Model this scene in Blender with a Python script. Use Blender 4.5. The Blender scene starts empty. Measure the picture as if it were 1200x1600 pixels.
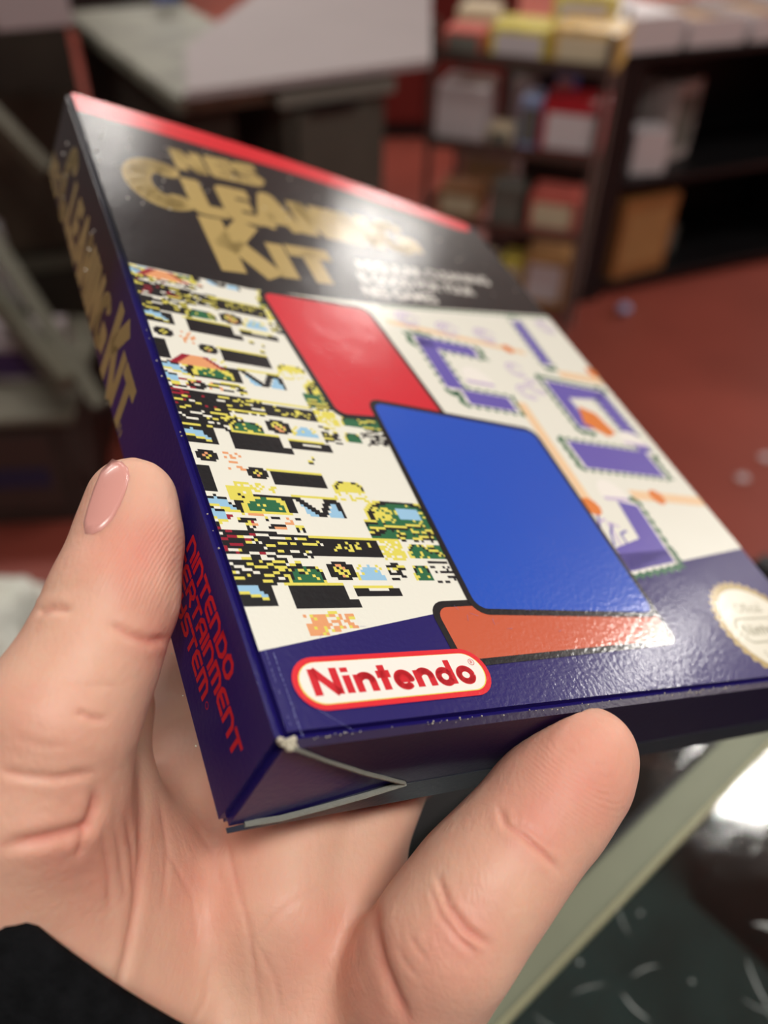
import bpy, bmesh, math, random
import numpy as np
from mathutils import Matrix, Vector
from mathutils.bvhtree import BVHTree

S = bpy.context.scene
COL = S.collection
# ------------------------------------------------------------------ camera
EYE = np.array([0.0, 0.0, 1.30])
FPX = 1273.92
# rows: world axes in camera axes (x right, y down, z forward)
CAM = np.array([[0.9996141477858753, 0.027776888708386276, 0.0],
                [0.01840422821221605, -0.662317766872743, 0.7489969693320632],
                [0.020804805460055323, -0.7487079671930736, -0.6625734222947556]])
cd = bpy.data.cameras.new('camera')
cam = bpy.data.objects.new('camera', cd); COL.objects.link(cam)
cd.sensor_fit = 'VERTICAL'; cd.sensor_height = 36.0; cd.sensor_width = 27.0
cd.lens = 36.0 * FPX / 1600.0
cd.clip_start = 0.01; cd.clip_end = 60
cm = Matrix.Identity(4)
for r in range(3):
    cm[r][0] = CAM[r, 0]; cm[r][1] = -CAM[r, 1]; cm[r][2] = -CAM[r, 2]; cm[r][3] = EYE[r]
cam.matrix_world = cm
cd.dof.use_dof = True
cd.dof.focus_distance = 0.117
cd.dof.aperture_fstop = 11.0
S.camera = cam
# ------------------------------------------------------------------ world, lamps, exposure
S.view_settings.view_transform = 'Standard'
S.view_settings.look = 'None'
S.view_settings.gamma = 1.0
S.view_settings.exposure = -0.16
S.view_settings.use_curve_mapping = False
w = bpy.data.worlds.new('world'); S.world = w; w.use_nodes = True
w.node_tree.nodes['Background'].inputs[0].default_value = (0.9, 0.93, 1.0, 1)
w.node_tree.nodes['Background'].inputs[1].default_value = 0.25
LAMPS = [(1.92, 6.95, .8, .5, 120), (5.6, 4.75, .40, .36, 230), (7.6, 6.6, .42, .36, 190), (-0.18, 4.25, .36, .25, 15),
         (1.04, 1.22, .26, .16, 12), (0.34, -0.42, .8, .3, 27), (-1.6, 2.2, 1.2, .3, 32), (1.6, -1.4, 1.2, .3, 7),  # glass reflection and key over the hand, then unseen added fill
         (-3.4, 4.2, 1.2, .6, 30), (3.4, 2.2, 1.2, .3, 30), (-1.6, 7.2, 1.2, .6, 40)]  # unseen lamps added to light the background
for (x, y, sx, sy, p) in LAMPS:
    ld = bpy.data.lights.new('ceiling_and_fill_lamp', 'AREA'); ld.shape = 'RECTANGLE'
    ld.size = sx; ld.size_y = sy; ld.energy = p; ld.color = (1.0, 0.96, 0.90)
    lo = bpy.data.objects.new('ceiling_and_fill_lamp', ld); COL.objects.link(lo)
    lo.location = (x, y, 2.69)

# ------------------------------------------------------------------ helpers
def lin(c):
    return tuple((v / 12.92 if v <= .04045 else ((v + .055) / 1.055) ** 2.4) for v in [q / 255 for q in c])
def mat(name, rgb, rough=.5, metal=0, bump=0, bscale=50, var=0, vscale=6, coat=0, spec=.5, noise_dim='3D'):
    m = bpy.data.materials.new(name); m.use_nodes = True
    nt = m.node_tree; b = nt.nodes['Principled BSDF']
    c = lin(rgb)
    b.inputs['Base Color'].default_value = (*c, 1); b.inputs['Roughness'].default_value = rough
    b.inputs['Metallic'].default_value = metal
    b.inputs['Coat Weight'].default_value = coat; b.inputs['Coat Roughness'].default_value = .12
    b.inputs['Specular IOR Level'].default_value = spec
    tc = nt.nodes.new('ShaderNodeTexCoord')
    if var:
        n = nt.nodes.new('ShaderNodeTexNoise'); n.inputs['Scale'].default_value = vscale; n.inputs['Detail'].default_value = 4
        nt.links.new(tc.outputs['Object'], n.inputs['Vector'])
        r = nt.nodes.new('ShaderNodeValToRGB')
        r.color_ramp.elements[0].position = .3; r.color_ramp.elements[1].position = .7
        r.color_ramp.elements[0].color = (*[v * (1 - var) for v in c], 1)
        r.color_ramp.elements[1].color = (*[min(1, v * (1 + var)) for v in c], 1)
        nt.links.new(n.outputs['Fac'], r.inputs['Fac']); nt.links.new(r.outputs['Color'], b.inputs['Base Color'])
    if bump:
        n = nt.nodes.new('ShaderNodeTexNoise'); n.inputs['Scale'].default_value = bscale; n.inputs['Detail'].default_value = 3
        nt.links.new(tc.outputs['Object'], n.inputs['Vector'])
        bp = nt.nodes.new('ShaderNodeBump'); bp.inputs['Strength'].default_value = 1.0; bp.inputs['Distance'].default_value = bump
        nt.links.new(n.outputs['Fac'], bp.inputs['Height']); nt.links.new(bp.outputs['Normal'], b.inputs['Normal'])
    return m
def link(name, me, m=None, parent=None, **props):
    o = bpy.data.objects.new(name, me); COL.objects.link(o)
    if m is not None and not me.materials:
        for q in (m if isinstance(m, (list, tuple)) else [m]): me.materials.append(q)
    if parent: o.parent = parent
    for k, v in props.items(): o[k] = v
    return o
def empty(name, loc, rz=0, **props):
    o = bpy.data.objects.new(name, None); COL.objects.link(o); o.empty_display_size = .05
    o.location = loc; o.rotation_euler = (0, 0, rz)
    for k, v in props.items(): o[k] = v
    return o
def mesh(name, V, F):
    me = bpy.data.meshes.new(name); me.from_pydata([tuple(v) for v in V], [], [tuple(f) for f in F]); me.update(); return me
def bm_box(bm, x0, y0, z0, x1, y1, z1, M=None, mi=0):
    vs = [bm.verts.new(Vector(p)) for p in ((x0, y0, z0), (x1, y0, z0), (x1, y1, z0), (x0, y1, z0), (x0, y0, z1), (x1, y0, z1), (x1, y1, z1), (x0, y1, z1))]
    if M is not None:
        for v in vs: v.co = M @ v.co
    for f in ((0, 3, 2, 1), (4, 5, 6, 7), (0, 1, 5, 4), (1, 2, 6, 5), (2, 3, 7, 6), (3, 0, 4, 7)):
        fc = bm.faces.new([vs[i] for i in f]); fc.material_index = mi
def bm_mesh(bm, name, bevel=0, seg=2):
    if bevel:
        bmesh.ops.bevel(bm, geom=list(bm.edges), offset=bevel, segments=seg, affect='EDGES', clamp_overlap=True)
    me = bpy.data.meshes.new(name); bm.normal_update(); bm.to_mesh(me); bm.free(); return me
def boxes(name, lst, bevel=0):
    bm = bmesh.new()
    for b in lst: bm_box(bm, *b)
    return bm_mesh(bm, name, bevel)
def bm_tube(bm, pts, r, n=8):
    rings = []
    for i, p in enumerate(pts):
        p = Vector(p)
        d = (Vector(pts[min(i + 1, len(pts) - 1)]) - Vector(pts[max(i - 1, 0)])).normalized()
        a = d.orthogonal().normalized(); b = d.cross(a)
        rings.append([bm.verts.new(p + (a * math.cos(t) + b * math.sin(t)) * r) for t in [2 * math.pi * k / n for k in range(n)]])
    for i in range(len(rings) - 1):
        for k in range(n): bm.faces.new((rings[i][k], rings[i][(k + 1) % n], rings[i + 1][(k + 1) % n], rings[i + 1][k]))
    bm.faces.new(rings[0][::-1]); bm.faces.new(rings[-1])
def ray(px, py): return np.array([(px - 600) / FPX, (py - 800) / FPX, 1.0])
def on_level(px, py, z):
    d = CAM @ ray(px, py); k = (z - EYE[2]) / d[2]; return EYE + d * k
def cam2world(P): return (np.asarray(P) @ CAM.T) + EYE

# ------------------------------------------------------------------ room
m_floor = mat('red_floor', (142, 68, 56), .42, bump=.0006, bscale=20, var=.22, vscale=1.6)
m_wall = mat('wall_paint', (150, 146, 140), .8, var=.05)
m_ceil = mat('ceiling_tile', (185, 182, 175), .9)
m_black = mat('black_laminate', (17, 16, 18), .45, var=.2)
link('floor', boxes('floor', [(-5, -3.5, -.1, 9.5, 9, 0)]), m_floor, kind='structure')
link('ceiling', boxes('ceiling', [(-5, -3.5, 2.72, 9.5, 9, 2.8)]), m_ceil, kind='structure')
link('wall_back', boxes('wall_back', [(-5, 9, -.1, 9.5, 9.1, 2.8)]), m_wall, kind='structure')
link('wall_left', boxes('wall_left', [(-5.1, -3.5, -.1, -5, 9.1, 2.8)]), m_wall, kind='structure')
link('wall_right', boxes('wall_right', [(9.5, -3.5, -.1, 9.6, 9.1, 2.8)]), m_wall, kind='structure')
link('wall_front', boxes('wall_front', [(-5, -3.6, -.1, 9.5, -3.5, 2.8)]), m_wall, kind='structure')

# ------------------------------------------------------------------ glass counter under the hand
m_rail = mat('olive_grey_metal', (116, 121, 101), .42, metal=.25, var=.08, vscale=25)
m_railedge = mat('worn_edge', (176, 172, 138), .4, metal=.3)
m_case = mat('case_black', (22, 24, 26), .5)
m_caseb = mat('case_backing', (58, 70, 70), .6, var=.6, vscale=14)
m_wire0 = mat('track_metal', (200, 200, 195), .3, metal=.6)
m_glass = bpy.data.materials.new('glass'); m_glass.use_nodes = True
_nt = m_glass.node_tree; _nt.nodes.remove(_nt.nodes['Principled BSDF'])
_tr = _nt.nodes.new('ShaderNodeBsdfTransparent'); _tr.inputs[0].default_value = (.80, .88, .87, 1)
_gl = _nt.nodes.new('ShaderNodeBsdfGlossy'); _gl.inputs['Roughness'].default_value = .07
_fr = _nt.nodes.new('ShaderNodeFresnel'); _fr.inputs['IOR'].default_value = 1.7
_mx = _nt.nodes.new('ShaderNodeMixShader')
_n = _nt.nodes.new('ShaderNodeTexNoise'); _n.inputs['Scale'].default_value = 70; _n.inputs['Detail'].default_value = 7
_tc = _nt.nodes.new('ShaderNodeTexCoord'); _nt.links.new(_tc.outputs['Object'], _n.inputs['Vector'])
_bp = _nt.nodes.new('ShaderNodeBump'); _bp.inputs['Distance'].default_value = .00025
_nt.links.new(_n.outputs['Fac'], _bp.inputs['Height']); _nt.links.new(_bp.outputs['Normal'], _gl.inputs['Normal'])
_nt.links.new(_fr.outputs[0], _mx.inputs[0]); _nt.links.new(_tr.outputs[0], _mx.inputs[1]); _nt.links.new(_gl.outputs[0], _mx.inputs[2])
_nt.links.new(_mx.outputs[0], _nt.nodes['Material Output'].inputs[0])
RZ = 0.98                                                   # counter top height
p0 = on_level(675, 1600, RZ); p1 = on_level(1100, 1182, RZ)
u = (p1 - p0)[:2]; u /= np.linalg.norm(u)
ang = math.atan2(u[1], u[0])
pw = on_level(780, 1595, RZ)
v = np.array([-u[1], u[0]])
RW = abs(float((pw - p0)[:2] @ v))                          # rail width
case = empty('display_case', (p0[0], p0[1], 0), ang, label='glass-topped display case with an olive-grey metal rail under the hand', category='display case')
# local frame: x along the rail, y away from the viewer (rail spans -RW..0)
XE = .30; FAR = .055; NEAR = -.42
link('rail', boxes('rail', [(-.22, -RW, RZ - .022, XE, 0, RZ)], .0012), m_rail, case)
link('rail_lip', boxes('rail_lip', [(-.22, .0006, RZ - .02, XE, .0036, RZ - .004)], .0006), m_case, case)
link('rail_edge', boxes('rail_edge', [(-.22, -RW - .0016, RZ - .014, XE, -RW - .0002, RZ - .002)], .0005), m_railedge, case, label='pale worn inner edge of the rail')
link('glass_pane', boxes('glass_pane', [(-.22, NEAR, RZ - .012, XE, -RW - .002, RZ - .006)]), m_glass, case)
link('glass_pane', boxes('glass_pane', [(-.22, .004, RZ - .012, XE, FAR, RZ - .006)]), m_glass, case)
link('panel', boxes('panel', [(-.22, FAR, .0, XE, FAR + .012, RZ - .004)], .001), m_case, case)
link('panel', boxes('panel', [(-.22, NEAR - .012, .0, XE, NEAR, RZ - .004)], .001), m_case, case)
link('side_panel', boxes('side_panel', [(-.312, NEAR, 0, -.22, FAR, RZ - .004)], .001), m_case, case)
link('side_panel', boxes('side_panel', [(XE, NEAR, 0, XE + .012, FAR, RZ - .004)], .001), m_case, case)
link('shelf', boxes('shelf', [(-.22, NEAR, .78, XE, FAR, .792)]), m_caseb, case)
link('divider', boxes('divider', [(.215, NEAR, .792, .249, -RW - .004, RZ - .013)]), m_case, case)
link('door_track', boxes('door_track', [(-.22, -RW - .150, RZ - .05, XE, -RW - .143, RZ - .04)], .001), m_wire0, case, label='bright metal door track under the glass')
rng = random.Random(5)
bm = bmesh.new()
for k in range(44):                                         # scratches on the pane
    x = rng.uniform(0.0, .19); y = -RW - rng.uniform(.005, .11); a = rng.choice([rng.uniform(-.6, .2), rng.uniform(1.0, 2.2)]); L = rng.uniform(.004, .028); wd = rng.uniform(.00015, .0005)
    if k > 34: L = rng.uniform(.0005, .0012); wd = .0012
    if 28 < k <= 34: x = rng.uniform(.10, .17); a = -.9; L = .011; wd = .0007
    dx, dy = math.cos(a), math.sin(a); z = RZ - .00585
    n = 6; prev = None
    for i in range(n + 1):
        t = i / n; bend = math.sin(t * 3) * L * .08; hw = wd * (.25 + math.sin(math.pi * t)) * .6
        c = (x + dx * L * t - dy * bend, y + dy * L * t + dx * bend)
        pr = (bm.verts.new((c[0] - dy * hw, c[1] + dx * hw, z)), bm.verts.new((c[0] + dy * hw, c[1] - dx * hw, z)))
        if prev: bm.faces.new((prev[0], prev[1], pr[1], pr[0]))
        prev = pr
link('scratches', bm_mesh(bm, 'scratches'), mat('scratch_white', (168, 174, 172), .5), case, kind='stuff')

# goods inside the case
def carton(name, label, cat, loc, size, rz, m, group=None, flap=None, bev=.0015):
    """closed carton: body mesh plus lid / label panels"""
    sx, sy, sz = size
    props = dict(label=label, category=cat)
    if group: props['group'] = group
    t = empty(name, loc, rz, **props)
    link('body', boxes('body', [(-sx / 2, -sy / 2, 0, sx / 2, sy / 2, sz)], bev), m, t)
    if flap: link('face_panel', boxes('face_panel', [(-sx * .40, -sy / 2 - .0012, sz * .16, sx * .40, -sy / 2 - .0002, sz * .84)]), flap, t)
    return t
m_white = mat('white_card', (214, 206, 208), .55); m_cream = mat('cream_card', (222, 208, 176), .5)
m_grey = mat('grey_plastic', (112, 112, 104), .5, var=.1); m_dgrey = mat('dark_grey_metal', (78, 76, 68), .5, var=.12, vscale=8)
m_red = mat('red_pack', (176, 34, 46), .35); m_pink = mat('coral_pack', (206, 104, 92), .45)
m_yellow = mat('yellow_pack', (222, 208, 96), .45, var=.25, vscale=30); m_gold = mat('gold_pack', (214, 176, 88), .45, var=.3, vscale=26)
m_brown = mat('brown_card', (158, 106, 58), .65, var=.15, vscale=8); m_blue = mat('blue_pack', (70, 96, 170), .45)
m_lblue = mat('pale_blue_pack', (150, 170, 214), .45); m_purple = mat('purple_pack', (70, 44, 92), .5); m_orange = mat('orange_pack', (196, 110, 52), .5)
m_tan = mat('tan_card', (178, 134, 82), .65, var=.1); m_teal = mat('teal_pack', (66, 92, 84), .5); m_wire = mat('wire_metal', (120, 112, 106), .3, metal=.8)
m_bar0 = mat('shelf_edge_grey', (92, 88, 76), .5)
m_mauve = mat('mauve_laminate', (164, 155, 155), .6, var=.03)
def in_case(x, y):
    q = p0[:2] + u * x + v * y; return (q[0], q[1], .7925)
carton('game_box', 'teal-grey boxed game lying in the case, under the scratches', 'game box', in_case(.02, -.22), (.10, .14, .03), ang + .2, m_teal, 'games in the display case', m_grey)
carton('game_box', 'brown boxed game lying in the case, nearer the pane corner', 'game box', in_case(.15, -.20), (.11, .13, .03), ang - .1, m_brown, 'games in the display case', m_tan)

# ------------------------------------------------------------------ mauve topped counter at the back
ta = on_level(290, 142, .9)[:2]; tb = on_level(674, 92, .9)[:2]
tu = (tb - ta); TL = float(np.linalg.norm(tu)); tu /= TL; tang = math.atan2(tu[1], tu[0])
tab = empty('service_counter', (ta[0], ta[1], 0), tang, label='grey metal counter with a pale mauve top behind the box', category='counter')
def tloc(px, py, z=.9):
    q = on_level(px, py, z)[:2] - ta; return (float(q @ tu), float(q @ np.array([-tu[1], tu[0]])))
bm = bmesh.new()
top = [tloc(290, 142), tloc(674, 92), tloc(673, -50), tloc(460, -55), tloc(290, 72)]
lo = [bm.verts.new((x, y, .885)) for x, y in top]; hi = [bm.verts.new((x, y, .9)) for x, y in top]
bm.faces.new(lo[::-1]); bm.faces.new(hi)
for i in range(5): bm.faces.new((lo[i], lo[(i + 1) % 5], hi[(i + 1) % 5], hi[i]))
link('tabletop', bm_mesh(bm, 'tabletop'), m_mauve, tab, label='pale mauve tabletop')
bx = tloc(604, 108, .88)[0]
link('cabinet', boxes('cabinet', [(.20, .03, 0, bx - .01, .52, .844), (.34, .03, .8445, bx - .01, .52, .884)], .004), m_dgrey, tab)
link('top_rail', boxes('top_rail', [(.18, .008, .845, bx, .0295, .875)], .002), m_grey, tab)
link('drawer_front', boxes('drawer_front', [(.22, .014, .66, bx - .05, .029, .83)], .003), m_dgrey, tab)
link('lower_panel', boxes('lower_panel', [(.22, .018, .08, bx - .05, .029, .63)], .003), m_dgrey, tab)
for x in (.28, bx - .12): link('handle', boxes('handle', [(x - .03, .002, .83, x + .03, .0135, .842)], .001), m_black, tab)

# dark red cabinet far behind
rc = on_level(650, 222, 0)
t = empty('storage_cabinet', (rc[0], rc[1] + .3, 0), .12, label='dark red cabinet standing far back on the red floor', category='cabinet')
link('body', boxes('body', [(-.42, -.25, .07, .42, .25, 1.1)], .005), mat('dark_red_paint', (104, 30, 26), .5), t)
link('plinth', boxes('plinth', [(-.40, -.22, 0, .40, .22, .069)]), m_black, t)
link('door', boxes('door', [(-.40, -.262, .09, -.01, -.251, 1.08)], .002), mat('dark_red_door', (110, 32, 27), .45), t)
link('door', boxes('door', [(.01, -.262, .09, .40, -.251, 1.08)], .002), bpy.data.materials['dark_red_door'], t)

# ------------------------------------------------------------------ black shelf unit (right)
f0 = np.array([.60, 2.55]); f1 = np.array([1.62, 3.02]); su = f1 - f0; SL = float(np.linalg.norm(su)); su /= SL; sang = math.atan2(su[1], su[0]); sv = np.array([-su[1], su[0]])
sh = empty('shelf_unit', (f0[0], f0[1], 0), sang, label='low black shelf unit with white trays on top', category='shelf')
SHH = .74; SD = .42
link('side_panel', boxes('side_panel', [(-.09, 0, 0, .13, SD, SHH)], .003), m_black, sh)
link('side_panel', boxes('side_panel', [(SL - .03, 0, 0, SL, SD, SHH)], .003), m_black, sh)
link('back_panel', boxes('back_panel', [(.131, SD - .012, .02, SL - .031, SD, SHH - .001)]), m_black, sh)
link('top', boxes('top', [(-.10, -.01, SHH + .0005, SL + .01, SD, SHH + .022)], .003), m_black, sh)
link('shelf', boxes('shelf', [(.131, .01, .37, SL - .031, SD - .013, .39)], .002), m_black, sh)
link('shelf', boxes('shelf', [(.131, .01, .03, SL - .031, SD - .013, .05)], .002), m_black, sh)
def on_shelf(x, y, z):
    q = f0 + su * x + sv * y; return (q[0], q[1], z)
def tray(x, y, sx, sy, sz, label, inner):
    t = empty('cardboard_tray', on_shelf(x, y, SHH + .0225), sang, label=label, category='tray', group='white trays on the black shelf unit')
    a, b, h, k = sx / 2, sy / 2, sz, .005
    link('tray_body', boxes('tray_body', [(-a, -b, 0, a, b, k), (-a, -b, k, -a + k, b, h), (a - k, -b, k, a, b, h), (-a + k, -b, k, a - k, -b + k, h), (-a + k, b - k, k, a - k, b, h)]), m_white, t)
    link('contents', boxes('contents', [(-a + .008, -b + .008, k + .001, a - .008, b - .008, h * (.72 if inner else 1.02))]), m_tan if inner else m_white, t)
tray(.12, .15, .22, .30, .085, 'white cardboard tray at the left end of the black shelf unit', False)
tray(.36, .13, .20, .26, .07, 'white tray of tan cards in the middle of the shelf top', True)
tray(.60, .14, .20, .28, .07, 'white tray of tan cards right of the middle tray', True)
tray(.86, .16, .22, .30, .07, 'white tray of tan cards nearest the right edge', True)
carton('cardboard_carton', 'plain brown carton standing on the bottom of the shelf unit', 'carton', on_shelf(.29, .13, .0505), (.24, .20, .27), sang + .1, m_brown, None, m_tan)
carton('boxed_item', 'white upright box at the left of the middle shelf', 'box', on_shelf(.27, .10, .3905), (.12, .10, .13), sang - .2, m_white)
carton('boxed_item', 'tilted pale box behind the white upright box', 'box', on_shelf(.42, .20, .3905), (.15, .13, .24), sang + .35, mat('pale_card', (190, 176, 172), .6), None, m_grey)
carton('boxed_item', 'grey box lying beside the brown carton', 'box', on_shelf(.50, .2, .0505), (.10, .10, .10), sang, m_grey)

# ------------------------------------------------------------------ wire rack (left of the shelf unit)
rk0 = np.array([.09, 2.22]); rang = -.30; ru = np.array([math.cos(rang), math.sin(rang)]); rv = np.array([-ru[1], ru[0]])
RL, RD = .42, .34; TI = [.20, .42, .62, .82]
rack = empty('wire_rack', (rk0[0], rk0[1], 0), rang, label='wire display rack crowded with packaged goods beside the black shelf unit', category='rack')
for (x, y) in ((0, 0), (RL, 0), (0, RD), (RL, RD)):
    bm = bmesh.new(); bm_tube(bm, [(x, y, 0), (x, y, .90)], .009); link('post', bm_mesh(bm, 'post'), m_wire, rack)
for z in TI:
    bm = bmesh.new()
    for k in range(13): bm_box(bm, .0, RD * k / 12 - .0015, z - .004, RL, RD * k / 12 + .0015, z - .001)
    bm_box(bm, -.002, -.012, z - .006, RL, -.009, z + .02); bm_box(bm, -.012, 0, z - .006, -.009, RD, z + .02)
    link('wire_shelf', bm_mesh(bm, 'wire_shelf'), m_wire, rack)
link('back_panel', boxes('back_panel', [(.20, RD + .012, .10, RL, RD + .018, .84)]), m_black, rack)
def on_rack(x, y, k):
    q = rk0 + ru * x + rv * y; return (q[0], q[1], TI[k] + .0003)
G = 'packs on the wire rack'
items = [
 (.06, .10, 3, .10, .12, .05, m_pink, 'coral pack at the left end of the top tier'),
 (.05, .26, 3, .10, .12, .07, m_cream, 'cream pack behind the coral pack on the top tier'),
 (.20, .10, 3, .14, .16, .07, m_yellow, 'yellow carton in the middle of the top tier'),
 (.36, .10, 3, .16, .17, .08, m_gold, 'gold carton at the right end of the top tier'),
 (.32, .27, 3, .15, .12, .12, m_yellow, 'tall yellow carton behind the gold carton'),
 (.07, .10, 2, .13, .15, .13, m_white, 'white box at the left of the second tier'),
 (.18, .05, 2, .06, .08, .05, m_cream, 'small cream pack beside the white box'),
 (.245, .08, 2, .05, .10, .12, m_lblue, 'pale blue pack in the middle of the second tier'),
 (.352, .09, 2, .15, .16, .12, m_red, 'bright red pack at the right of the second tier'),
 (.20, .26, 2, .08, .10, .15, m_grey, 'tall grey pack at the back of the second tier'),
 (.30, .27, 2, .05, .08, .15, m_blue, 'blue pack behind the pale blue one'),
 (.08, .10, 1, .12, .12, .07, m_brown, 'brown pack at the left of the third tier'),
 (.21, .08, 1, .08, .10, .10, m_grey, 'grey pack in the middle of the third tier'),
 (.12, .27, 1, .16, .10, .12, m_white, 'white pack at the back left of the third tier'),
 (.34, .09, 1, .13, .13, .09, m_pink, 'coral pack at the right of the third tier'),
 (.10, .10, 0, .17, .14, .09, m_cream, 'wide cream pack on the lowest tier'),
 (.25, .08, 0, .06, .10, .12, m_yellow, 'small yellow pack on the lowest tier'),
 (.345, .10, 0, .12, .14, .15, m_tan, 'tan pack at the right of the lowest tier'),
]
for (x, y, k, sx, sy, sz, m, lb) in items:
    carton('packaged_item', lb, 'package', on_rack(x, y, k), (sx, sy, sz), rang + rng.uniform(-.05, .05), m, G, rng.choice([m_white, m_cream, m_pink, m_grey]))
for (x, y, lb) in ((1160, 748, 'white scrap lying alone on the red floor at the right'), (1196, 716, 'white scrap on the red floor cut by the right edge')):
    q = on_level(x, y, .0); t = empty('paper_scrap', (q[0], q[1], 0), .3, label=lb, category='scrap', group='white scraps on the floor')
    link('scrap', boxes('scrap', [(-.014, -.012, .0, .014, .012, .006)], .002), m_white, t)
t = empty('foam_scrap', tuple(on_level(975, 482, .02)[:2]) + (.02,), 0, label='small pale blue scrap lying on the floor by the shelf unit', category='scrap')
bm = bmesh.new(); bmesh.ops.create_icosphere(bm, subdivisions=2, radius=.022)
for q in bm.verts: q.co.z *= .8; q.co *= rng.uniform(.85, 1.1)
link('scrap', bm_mesh(bm, 'scrap'), m_lblue, t)

# ------------------------------------------------------------------ left side: grey case, rack frames, low cabinet
ga = on_level(96, 18, .88)[:2]; gb = on_level(292, 165, .88)[:2]
gu = gb - ga; GLn = float(np.linalg.norm(gu)); gu /= GLn; gang = math.atan2(gu[1], gu[0])
gc = empty('steel_case', (ga[0], ga[1], 0), gang, label='grey steel case with a worn top at the left behind the box', category='case')
link('top', boxes('top', [(0, 0, .85, GLn * .94, .30, .88)], .004), mat('worn_steel', (132, 132, 118), .45, metal=.2, var=.3, vscale=14), gc)
link('body', boxes('body', [(.02, .02, 0, GLn * .90, .12, .849)], .004), mat('case_brown', (54, 46, 38), .6, var=.3, vscale=5), gc)
link('kick_bar', boxes('kick_bar', [(.02, .004, .50, GLn * .90, .0195, .54)], .002), m_grey, gc)
pk = on_level(40, 30, 1.0)
carton('boxed_item', 'pale box on top of the dark brown cabinet at the top left corner', 'box', (pk[0], pk[1], 1.0003), (.16, .12, .06), gang, mat('lilac_card', (176, 164, 166), .6))
pk = on_level(215, 10, .9)
carton('boxed_item', 'blue box standing behind the steel case top', 'box', (pk[0], pk[1] + .30, .0), (.05, .05, 1.0), gang, m_blue)
ds = on_level(-170, 660, 0); de = on_level(218, 590, 0); dv = de - ds; dL = float(np.linalg.norm(dv)); dang = math.atan2(dv[1], dv[0])
dk = empty('tall_cabinet', (ds[0], ds[1], 0), dang, label='dark brown cabinet behind the slanting grey bars at the left', category='cabinet')
m_dk = mat('dark_brown_board', (52, 44, 35), .6, var=.35, vscale=4)
link('body', boxes('body', [(0, 0, 0, dL, .34, 1.0)], .005), m_dk, dk)
link('shelf_edge', boxes('shelf_edge', [(.01, -.012, .36, dL - .01, -.001, .40)], .003), m_bar0, dk)
link('door', boxes('door', [(.02, -.010, .42, dL - .02, -.001, .77)], .002), mat('brown_door', (66, 54, 42), .55, var=.3, vscale=6), dk)
bk = on_level(215, 30, 0)
t = empty('black_cabinet', (bk[0] - .1, bk[1] + .1, 0), .1, label='black cabinet far behind the steel case at the top', category='cabinet')
link('body', boxes('body', [(-1.0, 0, .06, .42, .4, 1.05)], .006), m_black, t); link('plinth', boxes('plinth', [(-.98, .02, 0, .40, .38, .059)]), m_dk, t)
# leaning frame bars
def bar(name, a, b, r, m, parent):
    bm = bmesh.new(); bm_tube(bm, [a, b], r, 4); return link(name, bm_mesh(bm, name), m, parent)
fr = empty('folding_stand', (-1.0, 1.5, 0), 0, label='grey folding stand of slanting bars at the left edge', category='stand')
def rel(px, py, z):
    q = on_level(px, py, z); return (q[0] + 1.0, q[1] - 1.5, z)
m_bar = mat('bar_grey', (98, 96, 82), .5, metal=.2)
bar('crossbar', rel(-40, 330, .64), rel(158, 636, .37), .022, m_bar, fr)
bar('crossbar', rel(-60, 400, .55), rel(105, 600, .42), .026, m_bar, fr)
bar('crossbar', rel(-40, 150, .84), rel(75, 270, .72), .020, m_bar, fr)
bar('leg', rel(158, 636, .37), rel(166, 770, .0), .012, m_black, fr)
bar('leg', rel(-60, 400, .55), rel(-95, 545, .345), .015, m_bar, fr)
ca = on_level(98, 648, .30)
lc = empty('low_cabinet', (ca[0], ca[1], 0), .12, label='low dark drawer cabinet on the red floor at the left edge', category='cabinet')
link('body', boxes('body', [(-.55, 0, .0, 0, .42, .285)], .005), mat('cabinet_brown', (66, 56, 52), .6, var=.2), lc)
link('top', boxes('top', [(-.57, -.02, .286, .02, .43, .305)], .004), mat('cabinet_top', (112, 108, 94), .5, var=.2), lc)
link('drawer_front', boxes('drawer_front', [(-.50, -.012, .05, -.04, -.001, .26)], .003), mat('drawer_brown', (74, 62, 58), .55), lc)
link('label_strip', boxes('label_strip', [(-.26, -.015, .12, -.06, -.0125, .17)]), mat('dark_blue_label', (44, 50, 84), .5), lc)
pk = on_level(18, 580, .33)
carton('boxed_item', 'lilac box with an orange and purple side on the low cabinet', 'box', (pk[0], pk[1] + .06, .3055), (.20, .13, .09), .1, bpy.data.materials['lilac_card'], None, m_purple)
pk = on_level(0, 455, .4)
carton('boxed_item', 'white upright box behind the lilac box', 'box', (pk[0] - .03, pk[1] + .05, .3055), (.06, .12, .22), .1, m_white)
# crumpled white bag, low at the left behind the thumb
pk = on_level(-15, 1030, .62)
wt = empty('plastic_bag', (pk[0], pk[1], .0), 0, label='crumpled white plastic bag on a stool at the left behind the thumb', category='bag')
bm = bmesh.new(); bmesh.ops.create_icosphere(bm, subdivisions=4, radius=.085)
from mathutils import noise
for q in bm.verts:
    nrm = q.co.normalized(); q.co = q.co * (1 + .35 * noise.noise(nrm * 3)) ; q.co.z = max(q.co.z, -.06) + .62
link('bag_body', bm_mesh(bm, 'bag_body'), mat('bag_white', (205, 208, 198), .45), wt)
st = empty('stool', (pk[0], pk[1], 0), 0, label='small black stool under the white plastic bag', category='stool')
bm = bmesh.new(); bm_tube(bm, [(0, 0, .53), (0, 0, .555)], .09, 24); link('seat', bm_mesh(bm, 'seat'), m_black, st)
for k in range(4):
    a = math.pi / 4 + k * math.pi / 2
    bm = bmesh.new(); bm_tube(bm, [(.06 * math.cos(a), .06 * math.sin(a), .53), (.13 * math.cos(a), .13 * math.sin(a), 0)], .009); link('leg', bm_mesh(bm, 'leg'), m_black, st)

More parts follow.
